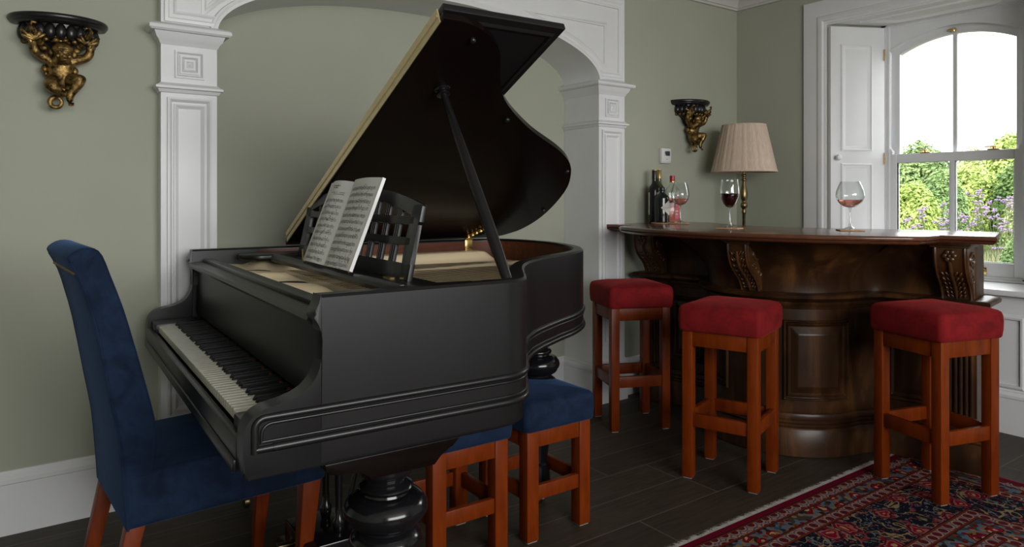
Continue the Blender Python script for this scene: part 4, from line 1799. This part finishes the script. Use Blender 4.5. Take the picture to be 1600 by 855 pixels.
camang = lambda p: math.atan2(-p[1], -p[0])
GB = 'bottles on the bar'
WBOT = [(.0, .004), (.030, 0), (.0365, .003), (.037, .01), (.037, .195), (.0355, .208), (.029, .222), (.0195, .234), (.0155, .245), (.0145, .26), (.014, .318), (.0145, .32), (.0, .3205)]
p1_ = (3.208, 2.985)
t = thing('wine_bottle', 'dark red wine bottle with black capsule, furthest left on the bar', 'bottle', (*p1_, ZB), 0, GB)
lathe_obj(WBOT, 32, 'bottle_glass', M['darkbottle'], t)
lathe_obj([(.0155, .262), (.0158, .265), (.0155, .321), (.0148, .3225), (.0, .323)], 24, 'capsule', M['foilblack'], t)
lathe_obj([(.0160, .318), (.0162, .319), (.0162, .3225), (.0155, .3235), (0, .3237)], 24, 'capsule_ring', M['foilgold'], t)
ca = camang(p1_)
wrap_label('label', M['label'], t, .0374, ca - 1.45, ca - .85, .05, .185)
wrap_label('label', M['label'], t, .0374, ca + .35, ca + 1.5, .05, .185)
wrap_label('label_band', M['labelgrey'], t, .0376, ca + .5, ca + 1.4, .085, .088)
wrap_label('label_band', M['labelgrey'], t, .0376, ca + .5, ca + 1.4, .150, .153)
p2_ = (3.281, 3.016)
t = thing('wine_bottle', 'green wine bottle with gold capsule, behind the black bottles', 'bottle', (*p2_, ZB), 0, GB)
lathe_obj([(r * .97, z) for r, z in WBOT], 32, 'bottle_glass', M['greenbottle'], t)
lathe_obj([(.0155, .272), (.0158, .275), (.0152, .321), (.016, .322), (.016, .326), (0, .3265)], 24, 'capsule', M['foilgold'], t)
ca = camang(p2_)
wrap_label('label', M['label'], t, .0364, ca - .8, ca + .8, .06, .18)
t = thing('gin_bottle', 'squat black apothecary bottle with a white diamond label', 'bottle', (*gin, ZB + .006), 0, GB)
lathe_obj([(0, .004), (.036, 0), (.0415, .003), (.042, .01), (.042, .143), (.0405, .151), (.034, .159), (.022, .170), (.0165, .174), (.0155, .178), (.0155, .186), (0, .187)], 36, 'bottle_glass', M['darkbottle'], t)
lathe_obj([(.0165, .186), (.0175, .188), (.0175, .207), (.0165, .209), (0, .2095)], 24, 'stopper', M['foilblack'], t)
ca = camang(gin)
wrap_label('diamond_label', M['label'], t, .0428, ca - .18, ca + 2.35, .042, .134, 36, True)
wrap_text("HENDRICK'S", M['labelgrey'], t, .0432, ca + 1.0, .087, .0105)
t = thing('gin_bottle', 'clear bottle of pink gin with a red cap', 'bottle', (*pink, ZB + .006), camang(pink) + .35, GB)


def rrect(hx, hy, r, n=4):
    out = []
    for (sx, sy, a0) in ((1, 1, 0), (-1, 1, PI / 2), (-1, -1, PI), (1, -1, 1.5 * PI)):
        for k in range(n + 1):
            a = a0 + PI / 2 * k / n
            out.append((sx * (hx - r) + r * math.cos(a), sy * (hy - r) + r * math.sin(a)))
    return out


b = B()
prof = [(.032, .042, 0), (.034, .045, .004), (.034, .045, .172), (.033, .043, .186), (.027, .034, .205), (.018, .020, .220), (.0145, .0145, .229), (.0135, .0135, .25)]
b.loft([[(x, y, z) for x, y in rrect(hx, hy, min(hx, hy) * (.35 if z < .19 else .9))] for hx, hy, z in prof])
b.obj('bottle_glass', M['clearbottle'], t, 50)
b = B()
prof = [(.028, .038, .006), (.030, .041, .010), (.030, .041, .146), (.029, .040, .147)]
b.loft([[(x, y, z) for x, y in rrect(hx, hy, .011)] for hx, hy, z in prof])
b.obj('pink_gin', M['pinkgin'], t, 50)
lathe_obj([(.0155, .238), (.016, .24), (.016, .276), (.0155, .280), (0, .2805)], 24, 'cap', M['redcap'], t)
lathe_obj([(.0163, .238), (.0165, .239), (.0165, .245), (.0163, .246)], 24, 'cap_ring', M['foilgold'], t)
b = B(); b.box(.0344, .0352, .002, .026, .02, .165)
lb = b.obj('label', M['labelpink'], t, 0)
for (z0, z1, y0, y1) in ((.125, .16, .005, .023), (.10, .118, .007, .021), (.062, .07, .005, .023), (.045, .052, .007, .021)):
    b = B(); b.box(.0351, .0356, y0, y1, z0, z1)
    b.obj('label_panel', M['label'], lb, 0)

# ================================================================== floor lamp
LX, LY = 3.823, 2.797
lamp = thing('floor_lamp', 'antique brass floor lamp with a pleated cream shade behind the bar', 'lamp', (LX, LY, 0))
lathe_obj([(0, 0), (.125, 0), (.13, .006), (.128, .014), (.10, .022), (.05, .03), (.03, .045), (.018, .06), (0, .062)], 40, 'base', M['oldbrass'], lamp)
lathe_obj([(.0, .05), (.011, .055), (.011, .55), (.016, .555), (.018, .565), (.014, .575), (.0105, .58), (.0105, 1.085), (.014, 1.09), (.015, 1.10), (.012, 1.108), (.012, 1.118), (.020, 1.128), (.0225, 1.14), (.0195, 1.153), (.012, 1.162), (.013, 1.168), (.0205, 1.18), (.0235, 1.20), (.0225, 1.225), (.0165, 1.255), (.0115, 1.28), (.010, 1.292),
           (.016, 1.298), (.0165, 1.306), (.011, 1.312), (.012, 1.32), (.017, 1.326), (.016, 1.334), (.008, 1.34), (.008, 1.40), (.0, 1.402)], 28, 'stem', M['oldbrass'], lamp, 50)
pleat = lambda f: .0022 * abs(math.sin(34 * PI * f)) ** .6 + .0012 * math.sin(19 * PI * 2 * f + 1.3 * math.sin(6 * PI * f))
b = B()
seg = 400
rings = []
for (r, z) in ((.2035, 1.350), (.2035, 1.356), (.2005, 1.358), (.196, 1.368), (.166, 1.50), (.136, 1.634), (.1335, 1.642), (.1355, 1.644), (.1355, 1.650)):
    flat = z < 1.357 or z > 1.643
    rings.append([((r + (0 if flat else pleat(k / seg))) * math.cos(2 * PI * k / seg), (r + (0 if flat else pleat(k / seg))) * math.sin(2 * PI * k / seg), z) for k in range(seg)])
inner_r = [[(.985 * x, .985 * y, z) for x, y, z in r] for r in rings[::-1]]
b.loft(rings + inner_r, False, False)
b.obj('lamp_shade', M['shade'], lamp, 50)
b = B()
for k in range(3):
    a = 2 * PI * k / 3
    b.tube([(0, 0, 1.62), (.13 * math.cos(a), .13 * math.sin(a), 1.635)], .0018, 6)
b.tube([(0, 0, 1.40), (0, 0, 1.625)], .004, 8)
b.obj('shade_carrier', M['oldbrass'], lamp)

# ================================================================== thermostat
th = thing('thermostat', 'white wall thermostat with a small grey display', 'thermostat', (3.392, YA, 1.452))
b = B(); b.box(-.043, .043, -.026, 0, -.047, .047, .004)
b.obj('housing', M['plastic'], th)
b = B(); b.box(-.040, .040, -.0265, -.026, -.040, -.0385)
b.obj('lid_seam', M['pad'], th, 0)
b = B(); b.box(-.020, .030, -.0272, -.025, -.001, .030)
sc_ = b.obj('display', M['lcdlight'], th, 0)
b = B()
b.prism([(-.004, .0), (.029, .0), (.029, .029), (-.008, .029), (-.016, .022), (-.015, .012)], .0271, .0276, lambda p, q, w_: (p, -w_, q))
b.obj('display_digits', M['lcd'], sc_, 0)
b = B()
for x in (-.001, .003, .007):
    b.box(x, x + .003, -.0264, -.0258, -.024, -.0205)
b.obj('printed_mark', M['labelgrey'], th, 0)

# ================================================================== monkey wall brackets


def skin(name, verts, edges, mat, parent, sub=2):
    """verts: list of (co, radius)"""
    me = bpy.data.meshes.new(name)
    me.from_pydata([v[0] for v in verts], edges, [])
    o = bpy.data.objects.new(name, me)
    S.collection.objects.link(o)
    o.parent = parent
    md = o.modifiers.new('skin', 'SKIN')
    md.use_smooth_shade = True
    sv = me.skin_vertices[0].data
    for i, v in enumerate(verts):
        r = v[1]
        sv[i].radius = (r, r) if not isinstance(r, tuple) else r
        sv[i].use_root = (i == 0)
    md2 = o.modifiers.new('subsurf', 'SUBSURF')
    md2.levels = sub
    md2.render_levels = sub
    me.materials.append(mat)
    return o


def monkey_bracket(label, loc):
    """origin: wall plane, top of the shelf; local x along the wall, -y into the room"""
    t = thing('wall_bracket', label, 'wall bracket', loc, 0, 'monkey wall brackets')
    b = B()
    half = lambda prof: [[(r * math.cos(PI + PI * k / 40), .86 * r * math.sin(PI + PI * k / 40), z) for k in range(41)] + [(r * .98, 0.0005, z), (-r * .98, 0.0005, z)] for r, z in prof]
    b.loft(half([(.150, -.004), (.153, 0), (.156, -.003), (.157, -.010), (.154, -.018), (.150, -.021), (.150, -.024), (.143, -.030), (.130, -.032)][1:]))
    b.obj('shelf', M['gadroon'], t, 50)
    b = B()
    b.loft(half([(.118, -.03), (.116, -.045), (.108, -.07), (.085, -.095), (.055, -.115), (.035, -.14), (.015, -.155)]))
    for k in range(11):
        a = PI + PI * (k + .5) / 11
        m = Matrix.Rotation(a, 4, 'Z')
        b.ball((.112 * math.cos(a), .86 * .112 * math.sin(a), -.058), (.017, .0185, .030), 12, m)
    b.obj('gadrooned_bowl', M['gadroon'], t, 60)
    # gilt leaf edge
    b = B()
    for k in range(12):
        a = PI + PI * (k + .0 + .04) / 11.1
        x, y = .106 * math.cos(a), .86 * .106 * math.sin(a)
        b.ball((x, y, -.088), (.011, .009, .010), 8)
        b.ball((x * .99, y * .99, -.077), (.0045, .005, .010), 8)
    # curling acanthus on both sides
    for s_ in (-1, 1):
        b.tube([(s_ * .050, -.06, -.120), (s_ * .064, -.085, -.098), (s_ * .082, -.105, -.072), (s_ * .092, -.118, -.052), (s_ * .085, -.125, -.040), (s_ * .074, -.124, -.042)], [.008, .010, .008, .006, .005, .004], 8)
        b.tube([(s_ * .088, -.095, -.105), (s_ * .098, -.10, -.082), (s_ * .112, -.10, -.066), (s_ * .120, -.095, -.070)], [.007, .006, .005, .003], 8)
        for k in range(6):
            m = Matrix.Rotation(s_ * (-.9 + .42 * k), 4, 'Y')
            c_ = Vector((s_ * .078, -.10, -.098)) + m @ Vector((0, 0, .020))
            b.ball(c_, (.0075, .006, .022), 10, m)
        for k in range(4):
            b.ball((s_ * (.050 + .010 * k), -.075 - .006 * k, -.118 + .015 * k), (.013, .007, .011), 8)
        b.ball((s_ * .046, -.045, -.188), (.012, .012, .016), 8)
        b.ball((s_ * .043, -.052, -.205), (.008, .010, .010), 8)
    for x, z in ((-.020, -.093), (0, -.089), (.020, -.093)):
        b.ball((x, -.085, z), (.010, .006, .006), 8)
    b.obj('gilt_leaves', M['gilt'], t, 60)
    # the monkey: one continuous skinned body
    V = [((0.0, -.050, -.222), .040), ((.002, -.060, -.192), .037), ((.003, -.068, -.166), .041), ((.005, -.086, -.150), .026),   # pelvis belly chest neck
         ((.006, -.104, -.136), .037), ((.007, -.106, -.112), .029),     # head, crown
         ((.009, -.136, -.152), .016),     # muzzle
         ((-.034, -.070, -.150), .022), ((-.062, -.080, -.142), .018), ((-.080, -.090, -.128), .0175), ((-.081, -.098, -.102), .015), ((-.077, -.104, -.078), .013), ((-.070, -.108, -.066), .012),
         ((.040, -.070, -.150), .022), ((.068, -.080, -.146), .018), ((.090, -.090, -.132), .0175), ((.093, -.098, -.108), .015), ((.089, -.104, -.084), .013), ((.082, -.108, -.072), .012),
         ((-.022, -.072, -.238), .029), ((-.030, -.108, -.243), .026), ((-.026, -.122, -.258), .024), ((-.006, -.104, -.272), .018), ((.014, -.094, -.278), .013), ((.030, -.098, -.272), .011),
         ((.026, -.075, -.230), .029), ((.050, -.106, -.222), .024), ((.067, -.118, -.219), .023), ((.052, -.110, -.246), .018), ((.032, -.102, -.270), .015), ((.026, -.106, -.296), .013), ((.030, -.114, -.306), .010),
         ((0.0, -.055, -.252), .020), ((-.004, -.066, -.272), .013), ((-.012, -.076, -.290), .0105)]
    E = [(0, 1), (1, 2), (2, 3), (3, 4), (4, 5), (4, 6), (2, 7), (7, 8), (8, 9), (9, 10), (10, 11), (11, 12), (2, 13), (13, 14), (14, 15), (15, 16), (16, 17), (17, 18),
         (0, 19), (19, 20), (20, 21), (21, 22), (22, 23), (23, 24), (0, 25), (25, 26), (26, 27), (27, 28), (28, 29), (29, 30), (30, 31), (0, 32), (32, 33), (33, 34)]
    # curled tail
    n0 = len(V)
    for k in range(12):
        a = PI / 2 + .35 + k * .52
        V.append(((-.014 + .0185 * math.cos(a), -.088 - .002 * k * .5, -.3085 + .0185 * math.sin(a)), .0100 - .00030 * k))
        E.append((n0 + k - 1 if k else 34, n0 + k))
    mk = skin('monkey_figure', V, E, M['gilt'], t)
    mk.scale = (1, .80, 1)
    b = B()      # face: brow, eyes, ears, nose, mouth
    b.ball((.007, -.108, -.117), (.034, .032, .024), 14)
    b.ball((.007, -.134, -.1255), (.023, .007, .006), 12)
    for s_ in (-1, 1):
        b.ball((.007 + s_ * .0105, -.135, -.1335), (.0058, .0045, .0042), 8)
        b.ball((.006 + s_ * .036, -.102, -.134), (.008, .006, .012), 10)
        b.ball((.008 + s_ * .017, -.130, -.146), (.009, .008, .008), 8)
    b.ball((.009, -.150, -.148), (.0075, .005, .005), 8)
    b.ball((.009, -.147, -.161), (.011, .007, .004), 8)
    b.obj('face', M['gilt'], mk, 60)
    for cx, cy, cz in ((-.070, -.110, -.064), (.082, -.110, -.070)):      # fingers gripping the bowl
        b = B()
        for k in range(4):
            o_ = (k - 1.5) * .0052
            b.tube([(cx + o_, cy, cz), (cx + o_ * 1.1, cy - .004, cz + .010 - abs(k - 1.5) * .001), (cx + o_ * 1.1, cy + .003, cz + .017 - abs(k - 1.4) * .0016)], [.0034, .0031, .0022], 6)
        sgn = 1 if cx < 0 else -1
        b.tube([(cx + sgn * .008, cy - .002, cz - .006), (cx + sgn * .014, cy - .006, cz + .001), (cx + sgn * .014, cy - .004, cz + .008)], [.0036, .0033, .0024], 6)
        b.obj('fingers', M['gilt'], mk, 60)
    for cx, cy, cz in ((.034, -.102, -.270), (.031, -.115, -.309)):
        b = B()
        for k in range(4):
            o_ = (k - 1.5) * .0045
            b.tube([(cx + o_, cy, cz), (cx + o_, cy - .007, cz - .006), (cx + o_, cy - .006, cz - .013 + abs(k - 1.5) * .001)], [.003, .0028, .002], 6)
        b.obj('toes', M['gilt'], mk, 60)
    return t


mb = monkey_bracket('gilt monkey holding up a black gadrooned bracket shelf, above the blue chair', (.168, YA, 1.838))
dup(mb, (3.615, YA, 1.812), 0, 'gilt monkey bracket shelf on the wall between pilaster and lamp', 'monkey wall brackets')

# ================================================================== rug
rug = thing('persian_rug', 'deep red and navy Persian rug with cotton fringe on dark floorboards', 'rug', (3.42, 1.62, 0))
b = B()
b.box(-2.5, 0, -3.5, 0, 0.0005, .008, .002)
b.obj('pile', M['rug'], rug, 0)
b = B()
rr = random.Random(11)
for yb, sg in ((0, 1), (-3.5, -1)):
    x = -2.5
    while x < 0:
        l = .018 + rr.random() * .016
        dx_ = (rr.random() - .5) * .012
        w2 = .0022
        b.loft([[(x - w2, yb, .002), (x + w2, yb, .002), (x + w2, yb, .007), (x - w2, yb, .007)],
                [(x + dx_ * .6 - w2, yb + sg * l * .6, .001), (x + dx_ * .6 + w2, yb + sg * l * .6, .001), (x + dx_ * .6 + w2, yb + sg * l * .6, .006 + rr.random() * .002), (x + dx_ * .6 - w2, yb + sg * l * .6, .006)],
                [(x + dx_ - w2 * .5, yb + sg * l, .0005), (x + dx_ + w2 * .5, yb + sg * l, .0005), (x + dx_ + w2 * .5, yb + sg * l, .003), (x + dx_ - w2 * .5, yb + sg * l, .003)]])
        x += .0042
fr = b.obj('fringe', M['fringe'], rug, 0)
fr['kind'] = 'stuff'
b = B()
b.sweep([(0, 0), (0, -3.5)], [(0, .0005), (-.006, .002), (-.006, .007), (0, .009), (.004, .009)])
b.sweep([(-2.5, 0), (-2.5, -3.5)], [(0, .0005), (.006, .002), (.006, .007), (0, .009), (-.004, .009)])
b.obj('selvedge', plain('crimson_selvedge', (0.16, 0.006, 0.022), 0.95), rug, 0)

# ================================================================== garden
b = B()
N = 30
for i in range(N):
    for j in range(N):
        q = []
        for (a, c) in ((0, 0), (1, 0), (1, 1), (0, 1)):
            x = 4.75 + (i + a) * 1.2
            y = -12 + (j + c) * 1.2
            q.append(b.v((x, y, -.35 + .04 * math.sin(x * 1.3) * math.cos(y * .9))))
        b.f(q)
bmesh.ops.remove_doubles(b.bm, verts=b.bm.verts[:], dist=1e-4)
struct(b.obj('garden_ground', M['soil'], None, 60), 'earth of the garden outside the window')


def leaf_mass(name, label, cat, loc, blobs, n, size, mat, seed, group=None, trunk=0.12):
    rr = random.Random(seed)
    t = thing(name, label, cat, loc, 0, group)
    b = B()
    tot = sum(r[0] * r[1] * r[2] for _, r in blobs)
    for c, r in blobs:
        k = int(n * r[0] * r[1] * r[2] / tot)
        for _ in range(k):
            while True:
                d = Vector((rr.gauss(0, 1), rr.gauss(0, 1), rr.gauss(0, 1)))
                if d.length > .01:
                    d.normalize()
                    break
            q = .55 + .5 * rr.random() ** .7
            if rr.random() < .2:
                q = rr.random()
            p = Vector((c[0] + d.x * r[0] * q, c[1] + d.y * r[1] * q, c[2] + d.z * r[2] * q))
            nrm = (d + Vector((rr.uniform(-.7, .7), rr.uniform(-.7, .7), rr.uniform(-.2, .9)))).normalized()
            a = nrm.cross(Vector((rr.uniform(-1, 1), rr.uniform(-1, 1), rr.uniform(-1, 1)))).normalized()
            e = nrm.cross(a)
            s_ = size * rr.uniform(.6, 1.3)
            b.f([b.v(p - a * s_), b.v(p - e * s_ * .45), b.v(p + a * s_), b.v(p + e * s_ * .45)])
    b.obj('foliage', mat, t, 0)
    b = B()
    zt = blobs[0][0][2]
    b.tube([(0, 0, -.3), (.03, .02, zt * .5), (0, .04, zt)], [trunk, trunk * .8, trunk * .4], 8)
    for c, r in blobs[1:]:
        b.tube([(0, .02, zt * .4), (c[0], c[1], c[2])], [trunk * .4, trunk * .15], 6)
    b.obj('trunk', M['trunk'], t, 50)
    return t


def gp(u, row, d):
    """point of the garden at picture column u, row and depth d from the viewpoint"""
    a = .9478
    r = (u - 800) / 1107.67 * d
    return (math.cos(a) * d + math.sin(a) * r, math.sin(a) * d - math.cos(a) * r, HC - (row - 308.6) / 1107.67 * d)


def plant_tree(u, top, d, wpx, name, label, cat, n, size, mat, seed, group=None, trunk=.12):
    x, y, z = gp(u, top, d)
    rad = wpx / 1107.67 * d / 2
    rr = random.Random(seed)
    h = z
    blobs = [((0, 0, h * .55), (rad, rad, h * .45))]
    for k in range(5):
        a = 2 * PI * k / 5 + rr.random()
        blobs.append(((math.cos(a) * rad * .55, math.sin(a) * rad * .55, h * rr.uniform(.45, .78)), (rad * .5, rad * .5, h * .2)))
    blobs.append(((0, 0, h * .82), (rad * .55, rad * .55, h * .18)))
    return leaf_mass(name, label, cat, (x, y, 0), blobs, n, size, mat, seed, group, trunk)


GT_ = 'trees beyond the garden'
plant_tree(1437, 222, 17, 95, 'garden_tree', 'distant rounded green tree behind the left window pane', 'tree', 11000, .06, M['leafmid'], 1, GT_, .15)
plant_tree(1585, 206, 15, 90, 'garden_tree', 'tall yellow-green tree behind the right window pane, topping the meeting rail', 'tree', 11000, .055, M['leaflime'], 2, GT_, .15)
plant_tree(1525, 232, 19, 90, 'garden_tree', 'far pale tree between the two taller trees', 'tree', 8000, .06, M['leafpale'], 3, GT_, .12)
plant_tree(1590, 254, 12, 80, 'garden_shrub', 'dark green shrub filling the right of the lower window', 'shrub', 12000, .036, M['leafdark'], 4, 'shrubs outside the window', .06)
plant_tree(1515, 256, 12.5, 78, 'garden_shrub', 'bright green shrub right of the glazing bar', 'shrub', 11000, .036, M['leaflime'], 5, 'shrubs outside the window', .06)
plant_tree(1425, 285, 10.5, 75, 'garden_shrub', 'lime green shrub at the left edge of the lower pane', 'shrub', 11000, .033, M['leaflime'], 6, 'shrubs outside the window', .05)
plant_tree(1473, 264, 11.5, 66, 'garden_shrub', 'mid green shrub just left of the glazing bar', 'shrub', 11000, .033, M['leafmid'], 7, 'shrubs outside the window', .05)
plant_tree(1590, 368, 5.6, 50, 'garden_shrub', 'low dark green bush close to the window sill', 'shrub', 5000, .018, M['leafmid'], 8, 'shrubs outside the window', .02)
plant_tree(1592, 300, 8.5, 42, 'garden_shrub', 'feathery yellowish shrub among the purple flowers', 'shrub', 4000, .03, M['leafpale'], 9, 'shrubs outside the window', .02)
hx0 = Vector(gp(1250, 300, 23)[:2])
hx1 = Vector(gp(1850, 300, 21)[:2])
leaf_mass('garden_hedge', 'long pale green hedge closing the garden behind the shrubs', 'hedge', ((hx0.x + hx1.x) / 2, (hx0.y + hx1.y) / 2, 0),
          [((0, 0, .6), (2.2, 2.2, 1.1))] + [((((hx1 - hx0) * (k / 9 - .5)).x, ((hx1 - hx0) * (k / 9 - .5)).y, .65 + .1 * math.sin(k * 2.1)), (1.3, 1.3, 1.0)) for k in range(10)], 16000, .08, M['leafpale'], 31, None, .1)
# meadow grasses: nobody could count the blades
b = B()
rr = random.Random(21)
for _ in range(17000):
    d = rr.uniform(5.9, 9.5)
    u = rr.uniform(1330, 1800)
    x, y, _z = gp(u, 300, d)
    h = rr.uniform(.55, 1.0) * (.83 if d < 7 else .95)
    a = rr.uniform(0, 2 * PI)
    l = rr.uniform(.02, .2)
    w2 = rr.uniform(.002, .005)
    ca_, sa_ = math.cos(a), math.sin(a)
    p0_ = Vector((x, y, -.33)); p1_ = Vector((x + ca_ * l * .4, y + sa_ * l * .4, -.33 + h * .7)); p2_ = Vector((x + ca_ * l, y + sa_ * l, -.33 + h * 1.0))
    s_ = Vector((-sa_ * w2, ca_ * w2, 0))
    b.f([b.v(p0_ - s_), b.v(p0_ + s_), b.v(p1_ + s_), b.v(p1_ - s_)])
    b.f([b.v(p1_ - s_), b.v(p1_ + s_), b.v(p2_)])
mg = b.obj('meadow_grass', M['straw'], None, 0)
mg['kind'] = 'stuff'
mg['label'] = 'straw-coloured grasses below the window'
mg['category'] = 'grass'
# purple verbena


def verbena(label, loc, h, seed):
    rr = random.Random(seed)
    t = thing('verbena_plant', label, 'flower', loc, rr.uniform(0, 6), 'purple verbena plants')
    b = B()
    f = B()
    tips = []
    for k in range(5):
        a = rr.uniform(0, 2 * PI)
        sp = rr.uniform(.05, .30)
        tip = Vector((math.cos(a) * sp, math.sin(a) * sp, h * rr.uniform(.72, 1.0)))
        b.tube([(0, 0, -.02), (tip.x * .3, tip.y * .3, tip.z * .6), tip], [.005, .004, .0025], 5)
        tips.append(tip)
        for _ in range(2):
            q = tip + Vector((rr.uniform(-.07, .07), rr.uniform(-.07, .07), rr.uniform(-.03, .04)))
            b.tube([tip * .93, q], .002, 4)
            tips.append(q)
    b.obj('stems', M['stem'], t, 0)
    for tp in tips:
        for _ in range(5):
            f.ball(tp + Vector((rr.uniform(-.016, .016), rr.uniform(-.016, .016), rr.uniform(-.006, .010))), (.009, .009, .007), 6)
    f.obj('flower_heads', M['verbena'], t, 60)
    return t


rr = random.Random(5)
v0_ = None
spots = [(1415, 330, 8.0), (1432, 320, 8.4), (1447, 333, 7.6), (1462, 312, 8.0), (1480, 326, 7.8), (1503, 306, 8.0), (1516, 318, 7.4), (1530, 296, 8.2), (1546, 288, 8.0), (1560, 300, 7.6), (1574, 312, 7.2), (1588, 292, 8.0), (1600, 318, 7.4), (1500, 336, 7.0), (1540, 330, 6.9), (1612, 300, 7.8)]
for i, (u, row, d) in enumerate(spots):
    x, y, z = gp(u, row, d)
    lbl = 'purple verbena growing in the grasses outside the window'
    if v0_ is None:
        v0_ = verbena(lbl, (x, y, -.33), z + .33, 3)
        h0 = z + .33
    else:
        r = dup(v0_, (x, y, -.33), rr.uniform(0, 6), lbl)
        r.scale = (1, 1, (z + .33) / h0)
